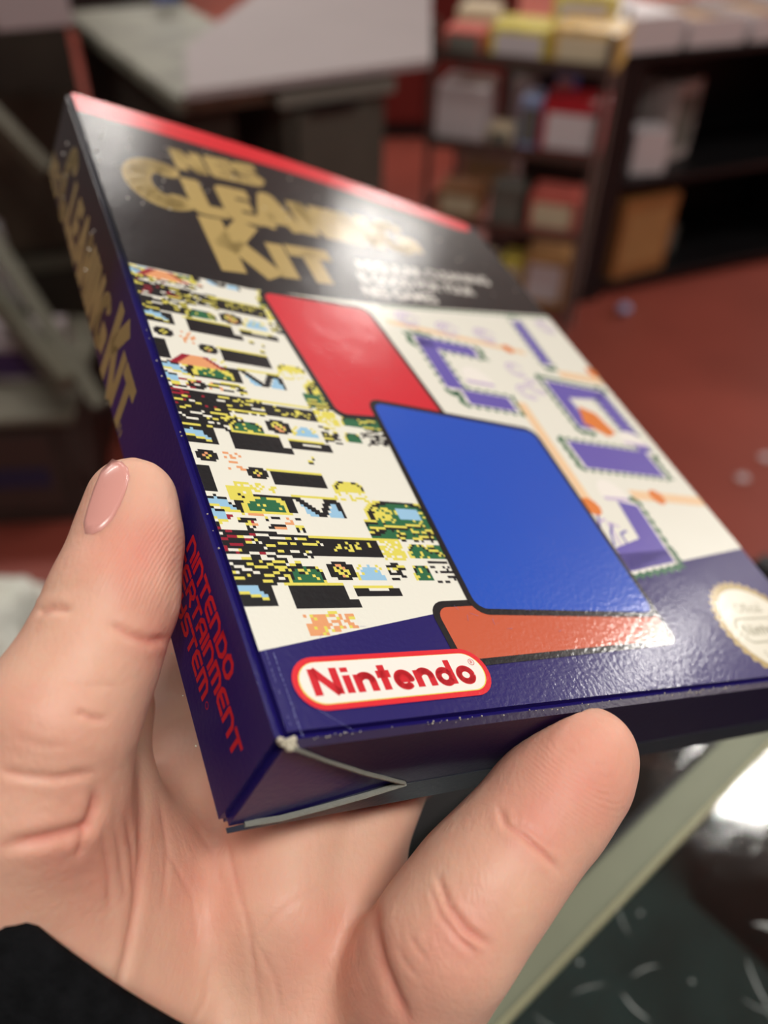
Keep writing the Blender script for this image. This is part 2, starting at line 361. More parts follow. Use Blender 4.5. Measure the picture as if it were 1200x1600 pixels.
# ------------------------------------------------------------------ THE BOX
def rod(r):
    t = np.linalg.norm(r); k = r / t; K = np.array([[0, -k[2], k[1]], [k[2], 0, -k[0]], [-k[1], k[0], 0]])
    return np.eye(3) + math.sin(t) * K + (1 - math.cos(t)) * K @ K
BR = rod(np.array([2.26974, -0.22957, 0.74342])); BT = np.array([-0.01138, 0.02648, 0.09191])
BW, BH, BD = .1305, .178, .02184
WR = CAM @ BR; WT = CAM @ BT + EYE
bmx = Matrix.Identity(4)
for r in range(3):
    for c in range(3): bmx[r][c] = WR[r, c]
    bmx[r][3] = WT[r]
def card(name, rgb, rough=.12, coat=.45, var=0):
    """glossy printed card: clear varnish over ink with a fine orange-peel"""
    m = bpy.data.materials.new(name); m.use_nodes = True; nt = m.node_tree; b = nt.nodes['Principled BSDF']
    b.inputs['Base Color'].default_value = (*lin(rgb), 1); b.inputs['Roughness'].default_value = .35; b.inputs['Specular IOR Level'].default_value = .15
    b.inputs['Coat Weight'].default_value = coat; b.inputs['Coat Roughness'].default_value = rough
    tc = nt.nodes.new('ShaderNodeTexCoord')
    n1 = nt.nodes.new('ShaderNodeTexNoise'); n1.inputs['Scale'].default_value = 1100; n1.inputs['Detail'].default_value = 3
    n2 = nt.nodes.new('ShaderNodeTexNoise'); n2.inputs['Scale'].default_value = 38; n2.inputs['Detail'].default_value = 2
    for n in (n1, n2): nt.links.new(tc.outputs['Object'], n.inputs['Vector'])
    b1 = nt.nodes.new('ShaderNodeBump'); b1.inputs['Distance'].default_value = .00005
    b2 = nt.nodes.new('ShaderNodeBump'); b2.inputs['Distance'].default_value = .00022
    nt.links.new(n1.outputs['Fac'], b1.inputs['Height']); nt.links.new(n2.outputs['Fac'], b2.inputs['Height'])
    nt.links.new(b2.outputs['Normal'], b1.inputs['Normal'])
    nt.links.new(b1.outputs['Normal'], b.inputs['Normal']); nt.links.new(b1.outputs['Normal'], b.inputs['Coat Normal'])
    return m
c_navy = card('ink_navy', (38, 40, 128)); c_cream = card('ink_cream', (230, 231, 219)); c_gold = card('ink_gold', (176, 154, 96))
c_red = card('ink_red', (222, 40, 52)); c_dred = card('ink_dark_red', (176, 30, 44)); c_white = card('ink_white', (238, 236, 228)); c_black = card('ink_black', (24, 27, 30))
c_blue = card('ink_blue', (30, 82, 190)); c_terra = card('ink_terracotta', (196, 92, 62)); c_yel = card('ink_yellow', (222, 214, 96)); c_tyel = card('ink_thin_yellow', (240, 224, 120))
c_green = card('ink_green', (40, 104, 70)); c_lb = card('ink_light_blue', (150, 196, 226)); c_or = card('ink_orange', (226, 160, 112)); c_crim = card('ink_crimson', (150, 30, 50))
c_pur = card('ink_purple', (102, 92, 176)); c_lil = card('ink_lilac', (196, 180, 214)); c_tan = card('ink_tan', (236, 204, 164)); c_dor = card('ink_deep_orange', (222, 128, 60))
c_side_red = card('ink_side_red', (206, 34, 46)); c_sgold = card('ink_side_gold', (164, 146, 94)); c_seal = card('ink_seal', (226, 224, 206)); c_sealgrey = card('ink_seal_grey', (176, 174, 150))
c_raw = mat('raw_card_edge', (196, 190, 170), .85, bump=.0003, bscale=1800, var=.15, vscale=600)
c_rawg = mat('grey_card_edge', (128, 130, 122), .8, bump=.0002, bscale=1800)
# body material: black top running into navy
m_body = card('box_body_print', (40, 40, 120))
nt = m_body.node_tree; b = nt.nodes['Principled BSDF']
tc = nt.nodes.new('ShaderNodeTexCoord'); sp = nt.nodes.new('ShaderNodeSeparateXYZ'); mr = nt.nodes.new('ShaderNodeMapRange'); cr = nt.nodes.new('ShaderNodeMix'); cr.data_type = 'RGBA'
nt.links.new(tc.outputs['Object'], sp.inputs[0]); nt.links.new(sp.outputs['Y'], mr.inputs['Value'])
mr.inputs['From Min'].default_value = .086; mr.inputs['From Max'].default_value = .108
cr.inputs['A'].default_value = (*lin((32, 24, 98)), 1); cr.inputs['B'].default_value = (*lin((8, 10, 30)), 1); b.inputs['Coat Weight'].default_value = .2
nt.links.new(mr.outputs['Result'], cr.inputs['Factor']); nt.links.new(cr.outputs['Result'], b.inputs['Base Color'])
m_bot = card('bottom_print', (40, 26, 62), .2, .05); m_backflap = card('back_flap_print', (52, 54, 66), .25, .06)

kit = empty('boxed_cleaning_kit', (0, 0, 0), label='navy and black boxed cleaning kit held up in the hand', category='box')
kit.matrix_world = bmx
bm = bmesh.new(); bm_box(bm, 0, .0007, -BD, BW, BH, 0)
bmesh.ops.bevel(bm, geom=list(bm.edges), offset=.0011, segments=4, affect='EDGES')
link('carton', bm_mesh(bm, 'carton'), m_body, kit)
for p in kit.children[0].data.polygons: p.use_smooth = False
def plate(name, pts, y0, y1, m, **kw):                       # prism in the xz plane (mm)
    V = [(x / 1000, y0 / 1000, z / 1000) for x, z in pts] + [(x / 1000, y1 / 1000, z / 1000) for x, z in pts]; n = len(pts)
    F = [list(range(n)), list(range(2 * n - 1, n - 1, -1))] + [[i, i + n, (i + 1) % n + n, (i + 1) % n] for i in range(n)]
    me = mesh(name, V, F); bmm = bmesh.new(); bmm.from_mesh(me); bmesh.ops.recalc_face_normals(bmm, faces=bmm.faces); bmm.to_mesh(me); bmm.free()
    return link(name, me, m, kit, **kw)
TDm = BD * 1000; WWm = BW * 1000
plate('front_flap', [(.9, -.9), (8, -4.6), (25.6, -14.6), (26.2, -15.2), (WWm, -15.2), (WWm, -.9)], .05, 1.2, m_bot)
plate('back_flap', [(.9, -TDm + .5), (10, -TDm + 1.8), (25.0, -15.9), (26.2, -15.5), (WWm, -15.4), (WWm, -TDm + .6)], .0, .75, m_backflap, label='greyish back closing flap')
def edge_strip(name, pts, r, m, **kw):
    bmm = bmesh.new(); bm_tube(bmm, [tuple(c / 1000 for c in p) for p in pts], r / 1000, 6); return link(name, bm_mesh(bmm, name), m, kit, **kw)
edge_strip('cut_edge', [(1.6, .0, -.6), (8, .0, -4.9), (16, -.1, -9.8), (25.6, -.05, -15.1)], .33, c_rawg, label='grey cut edge of the flap')
edge_strip('cut_edge', [(26, .0, -15.4), (20, .0, -17.2), (14, .05, -18.7), (8, .15, -20.0), (3.2, .5, -TDm + 1.2)], .45, c_rawg, label='grey cut edge of the flap')
bm = bmesh.new()
rg = random.Random(3)
for k in range(26):
    s = bmesh.ops.create_icosphere(bm, subdivisions=2, radius=.001 * rg.uniform(.18, .48))
    t_ = rg.uniform(0, 1); off = Vector((.25 + 1.5 * t_ + rg.uniform(-.35, .35), .75 + rg.uniform(-.5, .5) - .3 * t_, -.45 + rg.uniform(-.4, .3))) / 1000
    for q in s['verts']: q.co = Vector((q.co.x, q.co.y, q.co.z)) * (1 + .3 * noise.noise(q.co * 4000)) + off
link('worn_corner', bm_mesh(bm, 'worn_corner'), c_raw, kit, label='frayed pale cardboard corner')
bm = bmesh.new()                                              # tiny chips along the creases; front bottom ones paint in the edge's sparkles
for k in range(96):
    if k < 16: c = (rg.uniform(2, 26), .75 + rg.uniform(-.3, .3), -.2)
    elif k < 66: c = (rg.uniform(22, 92), .75 + rg.uniform(-.35, .3), -.22)
    elif k < 84: c = (-.03, rg.uniform(6, 90) ** 1.0, -TDm + rg.uniform(-.0, .25))
    else: c = (.25, rg.uniform(20, 90), -.1)
    s = bmesh.ops.create_icosphere(bm, subdivisions=1, radius=.001 * rg.uniform(.05, .16))
    for q in s['verts']: q.co = q.co * 1.0 + Vector(c) / 1000
link('edge_chips_and_glints', bm_mesh(bm, 'edge_chips_and_glints'), c_raw, kit, kind='stuff', label='pale worn chips and painted glints along the box edges')

def bow(x, y):                                                # the top of the carton bulges upward
    return y + (4.6 * math.sin(math.pi * min(max(x / 130.5, 0), 1)) * ((y - 150) / 28) ** 2 if y > 150 else 0)
_cb = bmesh.new(); _cb.from_mesh(kit.children[0].data)
for k in range(1, 14): bmesh.ops.bisect_plane(_cb, geom=_cb.verts[:] + _cb.edges[:] + _cb.faces[:], plane_co=(BW * k / 14, 0, 0), plane_no=(1, 0, 0))
for q in _cb.verts: q.co.y = bow(q.co.x * 1000, q.co.y * 1000) / 1000
_cb.to_mesh(kit.children[0].data); _cb.free()
# ---- flat print meshes, sizes in millimetres on the front (x,y), spine (text runs down the edge)
class Ink:
    def __init__(s): s.V = []; s.F = []; s.M = []
    def poly(s, pts, mi=0, z=0.0):
        n = len(s.V); s.V += [(p[0], p[1], z) for p in pts]; s.F.append(list(range(n, n + len(pts)))); s.M.append(mi)
    def disc(s, x, y, r, mi=0, z=0, n=10): s.poly([(x + r * math.cos(2 * math.pi * k / n), y + r * math.sin(2 * math.pi * k / n)) for k in range(n)], mi, z)
    def stroke(s, pts, wd, mi=0, z=0.0, cap=0, joint=True, xf=None):
        for i in range(len(pts) - 1):
            (x0, y0), (x1, y1) = pts[i], pts[i + 1]; L = math.hypot(x1 - x0, y1 - y0) or 1e-9; dx, dy = (x1 - x0) / L, (y1 - y0) / L
            e0 = cap * wd / 2 if i == 0 else 0; e1 = cap * wd / 2 if i == len(pts) - 2 else 0
            h = wd / 2
            q = [(x0 - dx * e0 - dy * h, y0 - dy * e0 + dx * h), (x0 - dx * e0 + dy * h, y0 - dy * e0 - dx * h), (x1 + dx * e1 + dy * h, y1 + dy * e1 - dx * h), (x1 + dx * e1 - dy * h, y1 + dy * e1 + dx * h)]
            s.poly([xf(*p) for p in q] if xf else q, mi, z + .0006 * (i % 5))
        if joint:
            for (x, y) in pts[1:-1]:
                q = [(x + wd / 2 * math.cos(t), y + wd / 2 * math.sin(t)) for t in [2 * math.pi * k / 12 for k in range(12)]]
                s.poly([xf(*p) for p in q] if xf else q, mi, z + .0035)
    def build(s, name, mats, z, side='f', parent=None, **kw):
        if side == 'f': V = [(x / 1000, bow(x, y) / 1000, (zz + z) / 1000) for x, y, zz in s.V]
        else: V = [(-(zz + z) / 1000, y / 1000, x / 1000) for x, y, zz in s.V]      # spine: first coord = z depth, second = y
        me = mesh(name, V, s.F)
        for m in mats: me.materials.append(m)
        for p, mi in zip(me.polygons, s.M): p.material_index = mi
        want = Vector((0, 0, 1)) if side == 'f' else Vector((-1, 0, 0))
        flip = [p.index for p in me.polygons if p.normal.dot(want) < 0]
        if flip:
            b2 = bmesh.new(); b2.from_mesh(me); b2.faces.ensure_lookup_table()
            bmesh.ops.reverse_faces(b2, faces=[b2.faces[i] for i in flip]); b2.to_mesh(me); b2.free()
        return link(name, me, None, parent or kit, **kw)
def arc(cx, cy, rx, ry, a0, a1, n=14):
    return [(cx + rx * math.cos(math.radians(a0 + (a1 - a0) * k / n)), cy + ry * math.sin(math.radians(a0 + (a1 - a0) * k / n))) for k in range(n + 1)]
W = BW * 1000; H = BH * 1000
# top ink: black area, red stripe
I = Ink(); I.poly([(1.1, 101.2), (26, 101.8), (61, 108.6), (W - 1.1, 126.2)] + [(x, 172) for x in np.linspace(W - 1.1, 1.1, 20)])
I.build('black_panel_print', [c_black], .012)
I = Ink()
I.poly([(1.1, 167.4)] + [(x, 167.6 + 2.4 * min(1, x / 60)) for x in np.linspace(4, 116, 22)] + [(120, 170.3), (124.5, 171.6), (126.5, 174)] + [(x, H - 1.0) for x in np.linspace(127, 1.1, 26)])
for k in range(34):                                           # embossed dark dashes on the stripe
    x = 8 + k * 2.6
    I.poly([(x, 172.6), (x + 1.7, 172.7), (x + 1.7, 173.2), (x, 173.1)], 1, .006); I.poly([(x + .3, 170.9), (x + 1.3, 171), (x + 1.3, 171.4), (x + .3, 171.3)], 1, .006)
I.build('red_stripe', [c_red, c_dred], .02, label='bright red stripe along the top')
# cover artwork: cream ground
def slant_lo(x): return 12.9 + .166 * x
I = Ink(); I.poly([(1.0, slant_lo(1)), (W - 1.0, slant_lo(W)), (W - 1.0, 126.2), (61, 108.6), (26, 101.8), (1.0, 101.2)])
art = I.build('cover_artwork', [c_cream], .016, label='cream printed picture area with pixel patches')
def slant_hi(x): return 101.2 + (.6 * x / 26 if x < 26 else .6 + (x - 26) * (6.8 / 35) if x < 61 else 7.4 + (x - 61) * .253)
# ---- pixel patches (left): coloured pixel grid with horizontal runs
PX = .50; NX, NY = 124, 210
grid = np.zeros((NY, NX), int)                                # 0 = nothing
R_ = np.random.default_rng(11)
K, Yl, Gn, Lb, Or, Cr, Cm, Ty = 1, 2, 3, 4, 5, 6, 7, 8
def cell(x, y): return int(round(x / PX)), int(round(y / PX))
def put(i, j, c):
    if 0 <= i < NX and 0 <= j < NY: grid[j, i] = c
def blk(x0, y0, x1, y1, c):
    a, b_ = cell(x0, y0); c_, d = cell(x1, y1)
    grid[max(0, b_):max(0, d), max(0, a):max(0, c_)] = c
def rect_bar(x0, y0, x1, y1):
    blk(x0, y0, x1, y1, K); blk(x0 - .5, y1, x1, y1 + .5, Yl)
def dashes(x0, y0, x1, y1, cols, dens=.5, base=None):
    if base is not None: blk(x0, y0, x1, y1, base)
    a, b_ = cell(x0, y0); c_, d = cell(x1, y1)
    for j in range(b_, d, 1):
        i = a
        while i < c_:
            L = int(R_.integers(1, 5))
            if R_.random() < dens:
                c = cols[int(R_.integers(0, len(cols)))]
                for q in range(i, min(c_, i + L)):
                    put(q, j, c)
                    if c in (Yl, Cm) and R_.random() < .8: put(q, j - 1, K)
            i += L
def dots(x0, y0, x1, y1, c=Yl, dens=.4):
    a, b_ = cell(x0, y0); c_, d = cell(x1, y1)
    for j in range(b_, d):
        for i in range(a, c_):
            if R_.random() < dens: put(i, j, c)
def tri(x0, y0, x1, y1):
    a, b_ = cell(x0, y0); c_, d = cell(x1, y1); n = c_ - a; h = d - b_
    for j in range(b_, d):
        t = (j - b_) / h
        for i in range(a, c_):
            s_ = (i - a) / n
            if abs(s_ - (1 - t) * .45) < .09 or abs(s_ - (.5 + t * .25)) < .08 or (s_ > .55 and abs(s_ - (1 - (t) * .15)) < .07): put(i, j, K)
            elif s_ < (1 - t) * .45 and s_ > (1 - t) * .2: put(i, j, Lb)
            elif s_ > .62 + t * .2 and t < .7: put(i, j, Lb)
    blk(x0, y1, x1, y1 + .5, Yl)
def mound(x0, y0, x1, y1, c, edge=K):
    a, b_ = cell(x0, y0); c_, d = cell(x1, y1); m_ = (a + c_) / 2; rx = (c_ - a) / 2; ry = (d - b_)
    for j in range(b_, d):
        for i in range(a, c_):
            q = ((i - m_) / rx) ** 2 + ((j - b_) / ry) ** 2
            if q < .72: put(i, j, c if R_.random() < .85 else Yl)
            elif q < 1: put(i, j, edge)
            elif q < 1.25: put(i, j, Yl)
def ring(x, y, r=1.6):
    a, b_ = cell(x, y); n = int(r / PX)
    for j in range(-n, n + 1):
        for i in range(-n - 1, n + 2):
            q = math.hypot(i * .8, j)
            if abs(q - n) < .8: put(a + i, b_ + j, K)
            elif q < n * .9 and (i + j) % 3 == 0: put(a + i, b_ + j, K)
            elif q < n: put(a + i, b_ + j, Yl if R_.random() < .6 else Or)
def curve_blue(x, y, L=5):
    a, b_ = cell(x, y)
    for i in range(int(L / PX)):
        hgt = int(2 + 2 * math.sin(i * .5)); 
        for j in range(hgt): put(a + i, b_ + j - i // 3, Lb)
        put(a + i, b_ + hgt - i // 3, K); put(a + i, b_ - 1 - i // 3, Yl)
# one 31.5 mm tall vertical period repeated three times, like a glitched screen
for P in (0, 31.3, 62.6):
    y = P
    if P != 0 or True:
        # rows from y+15 (dark band group) up to y+46
        blk(0, 20.2 + y, 6, 24 + y, K); curve_blue(1, 22.3 + y, 4)
        rect_bar(8.6, 19.6 + y, 17.5, 23.6 + y); blk(17.5, 19.6 + y, 19, 21 + y, K); blk(19, 21.4 + y, 27, 23 + y, K); blk(21.5, 22.3 + y, 25, 22.8 + y, Cm); blk(19, 23 + y, 26, 23.5 + y, Yl)
        dashes(1, 24.2 + y, 10, 28.6 + y, [Yl, Cm, K], .62, K); mound(9, 24.2 + y, 15, 26.8 + y, Gn); dashes(6.5, 26 + y, 12, 28 + y, [Yl], .45)
        ring(18.2, 26 + y, 1.5); mound(20.5, 24.6 + y, 25.5, 27.4 + y, Lb, Cm); dashes(26.5, 24.4 + y, 30, 28 + y, [K, Yl, Cm], .6)
        mound(31, 24.6 + y, 34.5, 27.4 + y, Gn); dashes(35, 24 + y, 41, 28.5 + y, [K, Cm], .55)
        dashes(.5, 28.8 + y, 9.8, 33.4 + y, [Cr, Yl, K, K, Cm], .7, K); dashes(10, 29 + y, 17, 33.2 + y, [Cm, Yl, K], .6, K)
        blk(17, 29 + y, 26.8, 32.4 + y, K); dots(18, 29.8 + y, 26, 32 + y, Yl, .22); blk(15, 32.5 + y, 27, 33 + y, Yl)
        dots(26.8, 28.6 + y, 31.5, 32.8 + y, Yl, .75); mound(32, 29 + y, 36.4, 32.2 + y, Gn); dashes(36.5, 28.8 + y, 43, 32.2 + y, [Gn, Gn, Yl], .9, Gn)
        dashes(.5, 33.6 + y, 7, 36.5 + y, [Cr, Cm, Yl], .6); dashes(5, 34 + y, 15, 36.8 + y, [Or, Cm, K, Yl], .45); blk(.5, 37 + y, 14, 37.4 + y, Yl)
        dashes(26.5, 33 + y, 43, 37 + y, [Gn, Gn, Yl], .95, Gn); mound(27.5, 37 + y, 42, 41.5 + y, Gn); blk(34, 37.4 + y, 38.5, 39.8 + y, Lb); dots(28.8, 37 + y, 33, 40 + y, Yl, .7)
        blk(5, 37.4 + y, 15, 41.2 + y, K); mound(6, 37.6 + y, 13.5, 40.4 + y, Gn, Yl); tri(15.2, 37.2 + y, 23.6, 41.2 + y)
        blk(.2, 41 + y, 3.2, 46.6 + y, K); curve_blue(.8, 38.6 + y, 5); curve_blue(.2, 35.8 + y, 3)
        dots(5, 41.4 + y, 13, 43.4 + y, Yl, .42); dots(4.5, 39.5 + y, 8.5, 42.5 + y, Yl, .8)
        dots(23, 40.8 + y, 30, 43.2 + y, Yl, .3); mound(23.4, 43.2 + y, 29.6, 45.4 + y, Yl)
        rect_bar(13, 43.3 + y, 22.3, 46.7 + y); ring(2.9, 48.6 + y, 1.4); ring(10.6, 45.6 + y, 1.4); dots(6, 46 + y, 9, 50 + y, Or, .35)
        dashes(20, 48 + y, 23, 51 + y, [K, Yl], .15)
dots(9, 14.4, 17, 18.6, Or, .7); dots(10, 14.4, 17.5, 18.8, Yl, .12)
# orange roof
for (x0, y0) in ((2.4, 71.5), (2.2, 98.0)):
    a, b_ = cell(x0 + 5, y0)
    for j in range(6):
        for i in range(-10 + j, 10 - j): put(a + i, b_ + j, Or if abs(i) < 8 - j else Cr)
I = Ink()
for j in range(NY):
    i = 0
    while i < NX:
        c = grid[j, i]; k = i
        while k < NX and grid[j, k] == c: k += 1
        if c:
            x0, x1, y0, y1 = i * PX, k * PX, j * PX, (j + 1) * PX
            # keep inside the slanted picture area and left of the plain panels
            lo_ = max(slant_lo(x0), slant_lo(x1)); hi_ = min(slant_hi(x0), slant_hi(x1))
            if y0 >= lo_ - .05 and y1 <= hi_ + .05 and x1 > 1.1: I.poly([(max(x0, 1.0), y0), (x1, y0), (x1, y1), (max(x0, 1.0), y1)], int(c) - 1)
        i = k
I.build('pixel_patch_print', [c_black, c_yel, c_green, c_lb, c_or, c_crim, c_cream, c_tyel], .024, parent=art, label='glitched pixel pattern')
# ---- map-like shapes (right)
def frill(pts, amp=.5, step=1.3):
    out = []; k = 0
    for i in range(len(pts)):
        a, b_ = pts[i], pts[(i + 1) % len(pts)]; L = math.hypot(b_[0] - a[0], b_[1] - a[1]); n = max(1, int(L / step)); nx, ny = (b_[1] - a[1]) / L, -(b_[0] - a[0]) / L
        for q in range(n):
            t = q / n; s_ = amp if k % 2 else -amp * .3; k += 1
            out.append((a[0] + (b_[0] - a[0]) * t + nx * s_, a[1] + (b_[1] - a[1]) * t + ny * s_))
    return out
def grow(pts, d):
    cx = sum(p[0] for p in pts) / len(pts); cy = sum(p[1] for p in pts) / len(pts)
    return [(cx + (x - cx) * (1 + d / max(1, math.hypot(x - cx, y - cy))), cy + (y - cy) * (1 + d / max(1, math.hypot(x - cx, y - cy)))) for x, y in pts]
I = Ink()
def island(strips, mi):
    for s_ in strips: I.poly(frill(grow(s_, 2.6), .7), 1, .000)
    for s_ in strips: I.poly(frill(grow(s_, .9), .4), 2, .004)
    for s_ in strips: I.poly(s_, mi, .008)
island([[(103, 72), (108, 72), (108, 84), (122, 86), (125, 90), (103, 90)], [(94, 57), (122, 57), (122, 66), (94, 66)], [(120, 66), (125, 66), (125, 90), (119, 86)]], 0)
island([[(84, 27), (100, 30), (102, 46), (96, 47), (94, 36), (84, 33)]], 0)
island([[(78, 26.2), (100, 29.8), (100, 33), (78, 31)]], 0)
island([[(108, 98), (112, 98), (113, 118), (109, 117)]], 0)
for (q0, q1) in (((61, 108.2), (W - 1.5, 125.4)), ((61, 106.6), (W - 1.5, 124.0))):
    I.poly(frill([q0, q1, (q1[0], q1[1] - .9), (q0[0], q0[1] - .9)], .3), 1 if q0[1] > 107 else 2, .004)
island([[(70, 74), (84, 74), (84, 79), (70, 79)], [(66, 79), (71, 79), (71, 97), (66, 97)], [(66, 94), (84, 94), (84, 98), (66, 98)]], 0)
I.poly(arc(78, 83.5, 4.4, 5.5, 0, 180, 14), 2, .02); I.poly([(73.8, 82.4), (82.2, 82.4), (82.2, 83.5), (73.8, 83.5)], 3, .022)
I.poly([(60, 100.5), (104, 100.5), (104, 102.3), (60, 102.3)], 4, .012); I.disc(98, 101.4, 1.8, 5, .016)
for (x, y) in ((95, 92), (98, 86), (93, 83)):
    for k in range(2): I.stroke(arc(x, y, 3.2 - k * 1.3, 2.6 - k * 1.0, 30 + 50 * k, 310 + 20 * k, 12), .55, 3, .01)
I.poly([(84.5, 44), (87.5, 44), (89, 78), (86, 78)], 4, .012); I.poly([(103, 48), (W - 1.1, 48), (W - 1.1, 51), (103, 51)], 4, .012); I.poly([(112, 93), (W - 1.1, 94), (W - 1.1, 97), (112, 96)], 4, .012)
for (x, y, r) in ((86, 44.5, 2.6), (112, 49.5, 2.4), (128, 99, 2.2)): I.disc(x, y, r, 5, .016)
I.poly([(106, 74), (112, 70), (116, 72), (114, 79), (109, 81)], 5, .016)
for (x0, x1, y0, h) in ((92, 101, 48, 5.5), (116, 126, 69, 4.5)): I.poly(arc((x0 + x1) / 2, y0, (x1 - x0) / 2, h, 0, 180, 12), 2, .02); I.poly([(x0 + .4, y0 - .9), (x1 - .4, y0 - .9), (x1 - .4, y0), (x0 + .4, y0)], 3, .022)
for (x, y) in ((68, 104.5), (80, 104), (93, 105.5), (124, 119)):
    for k in range(3): I.stroke(arc(x, y, 3.8 - k * 1.2, 3.0 - k * .9, 20 + 40 * k, 300 + 30 * k, 12), .55, 3, .01)
for k in range(5): I.stroke([(80 + k * 2.2, 33 + k * .3), (83 + k * 1.5, 37 + (k % 2) * 3), (86 + k * 1.4, 42 - k)], .6, 3 if k % 2 else 0, .012)
I.build('map_print', [c_pur, c_green, c_white, c_lil, c_tan, c_dor], .026, parent=art, label='purple and green map pattern')
# ---- plain colour panels in the middle of the cover
def rpoly(cx, cy, w_, h_, a, r=2.5):
    out = []
    for sx, sy, a0 in ((1, 1, 0), (-1, 1, 90), (-1, -1, 180), (1, -1, 270)):
        for p in arc(sx * (w_ / 2 - r), sy * (h_ / 2 - r), r, r, a0, a0 + 90, 6): out.append(p)
    ca, sa = math.cos(a), math.sin(a); return [(cx + x * ca - y * sa, cy + x * sa + y * ca) for x, y in out]
I = Ink()
for (cx, cy, w_, h_, a, mi, z) in ((57, 15.2, 50, 9.5, .03, 2, 0), (44, 84, 27, 38, .10, 0, .02), (62, 43, 42, 50, -.04, 1, .04)):
    I.poly(rpoly(cx, cy, w_ + 2.4, h_ + 2.4, a, 3.2), 3, z); I.poly(rpoly(cx, cy, w_, h_, a, 2.2), mi, z + .01)
I.build('colour_block_print', [card('ink_panel_red', (206, 40, 54)), c_blue, c_terra, c_black], .056, parent=art, label='plain red, blue and terracotta blocks')
# ---- title lettering
GL = {
 'C': [arc(.52, .5, .40, .40, 48, 312, 18)], 'L': [[(.18, 1), (.18, .14), (1, .14)]], 'E': [[(1, .87), (.2, .87), (.2, .13), (1, .13)], [(.2, .5), (.9, .5)]],
 'A': [[(.10, 0), (.5, .96), (.9, 0)], [(.28, .28), (.72, .28)]], 'N': [[(.17, 0), (.17, 1)], [(.17, .95), (.83, .05)], [(.83, 0), (.83, 1)]], 'I': [[(.5, 0), (.5, 1)]],
 'G': [arc(.5, .5, .37, .38, 45, 330, 18), [(.55, .42), (.95, .42), (.9, .12)]], 'K': [[(.17, 0), (.17, 1)], [(.2, .42), (.9, 1)], [(.42, .55), (.95, 0)]],
 'T': [[(0, .88), (1, .88)], [(.5, .88), (.5, 0)]], 'S': [[(.95, .87), (.3, .87), (.13, .72), (.3, .55), (.7, .48), (.87, .3), (.7, .13), (.05, .13)]],
}
def letter(I, ch, x, base, w_, h_, st, slope=0, mi=0, gl=GL, cap=0, xf=None, joint=True):
    for pl in gl[ch]:
        pts = [(x + px_ * w_, py_ * h_) for px_, py_ in pl]
        f = (lambda X, Y: (X, base + Y + slope * X)) if xf is None else xf
        I.stroke(pts, st, mi, 0, cap, joint, f)
I = Ink(); sl = .17
letter(I, 'C', 8.2, 127.0, 14.5, 21, 6.6, sl, joint=True)
xs = [('L', 22.2, 7.6), ('E', 30.6, 8.4), ('A', 38.6, 12.2), ('N', 51.4, 10.2), ('I', 61.9, 4.2), ('N', 66.6, 10.2), ('G', 77.6, 13.5)]
for ch, x, w_ in xs: letter(I, ch, x, 126.6, w_, 16.6, 4.9, sl)
letter(I, 'K', 22.0, 102.6, 13.5, 22.4, 6.0, .2); letter(I, 'I', 36.6, 103.0, 4.4, 14.5, 4.8, .2); letter(I, 'T', 41.8, 102.6, 12.5, 14.8, 4.8, .2)
for ch, x in (('N', 22.0), ('E', 31.0), ('S', 38.8)): letter(I, ch, x, 146.8, 8.0, 10.4, 3.2, .2)
I.build('title_lettering', [c_gold], .03, label='gold title lettering')
# small white copy: real type set as curves
def small_text(name, body, size, m, fmat, offset=0.0, parent=None, **kw):
    cu = bpy.data.curves.new(name, 'FONT'); cu.body = body; cu.size = size; cu.offset = offset; cu.align_x = 'LEFT'; cu.resolution_u = 3
    o = bpy.data.objects.new(name, cu); COL.objects.link(o)
    bpy.context.view_layer.update()
    me = bpy.data.meshes.new_from_object(o.evaluated_get(bpy.context.evaluated_depsgraph_get()))
    bpy.data.objects.remove(o); me.transform(fmat)
    return link(name, me, m, parent or kit, **kw)
def fm(x, y, sx, sy, sl_, z):       # text unit size 1 -> mm on the front
    return Matrix(((sx / 1000, 0, 0, x / 1000), (sx * sl_ / 1000, sy / 1000, 0, y / 1000), (0, 0, .001, z / 1000), (0, 0, 0, 1)))
small_text('white_copy', 'REGULAR CLEANING', 1, c_white, fm(62, 124.0, 5.4, 6.0, .24, .03), .016)
small_text('white_copy', 'IS GOOD FOR YOUR', 1, c_white, fm(60, 117.6, 4.5, 6.0, .22, .03), .016)
small_text('white_copy', 'NES GAMES', 1, c_white, fm(58.5, 111.2, 4.9, 6.0, .22, .03), .016)
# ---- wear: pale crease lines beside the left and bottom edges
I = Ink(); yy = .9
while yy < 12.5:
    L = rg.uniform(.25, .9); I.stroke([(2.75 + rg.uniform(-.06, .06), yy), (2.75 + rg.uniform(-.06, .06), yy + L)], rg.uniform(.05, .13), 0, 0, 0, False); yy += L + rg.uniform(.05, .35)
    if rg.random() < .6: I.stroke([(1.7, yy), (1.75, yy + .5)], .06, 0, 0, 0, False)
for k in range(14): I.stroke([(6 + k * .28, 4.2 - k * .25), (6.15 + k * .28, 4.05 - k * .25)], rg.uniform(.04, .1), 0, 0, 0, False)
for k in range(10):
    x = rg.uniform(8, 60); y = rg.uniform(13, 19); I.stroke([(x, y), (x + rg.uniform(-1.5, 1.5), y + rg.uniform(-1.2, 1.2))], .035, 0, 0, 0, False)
I.build('worn_creases', [card('wear_pale', (120, 126, 180))], .2, label='pale worn crease lines')
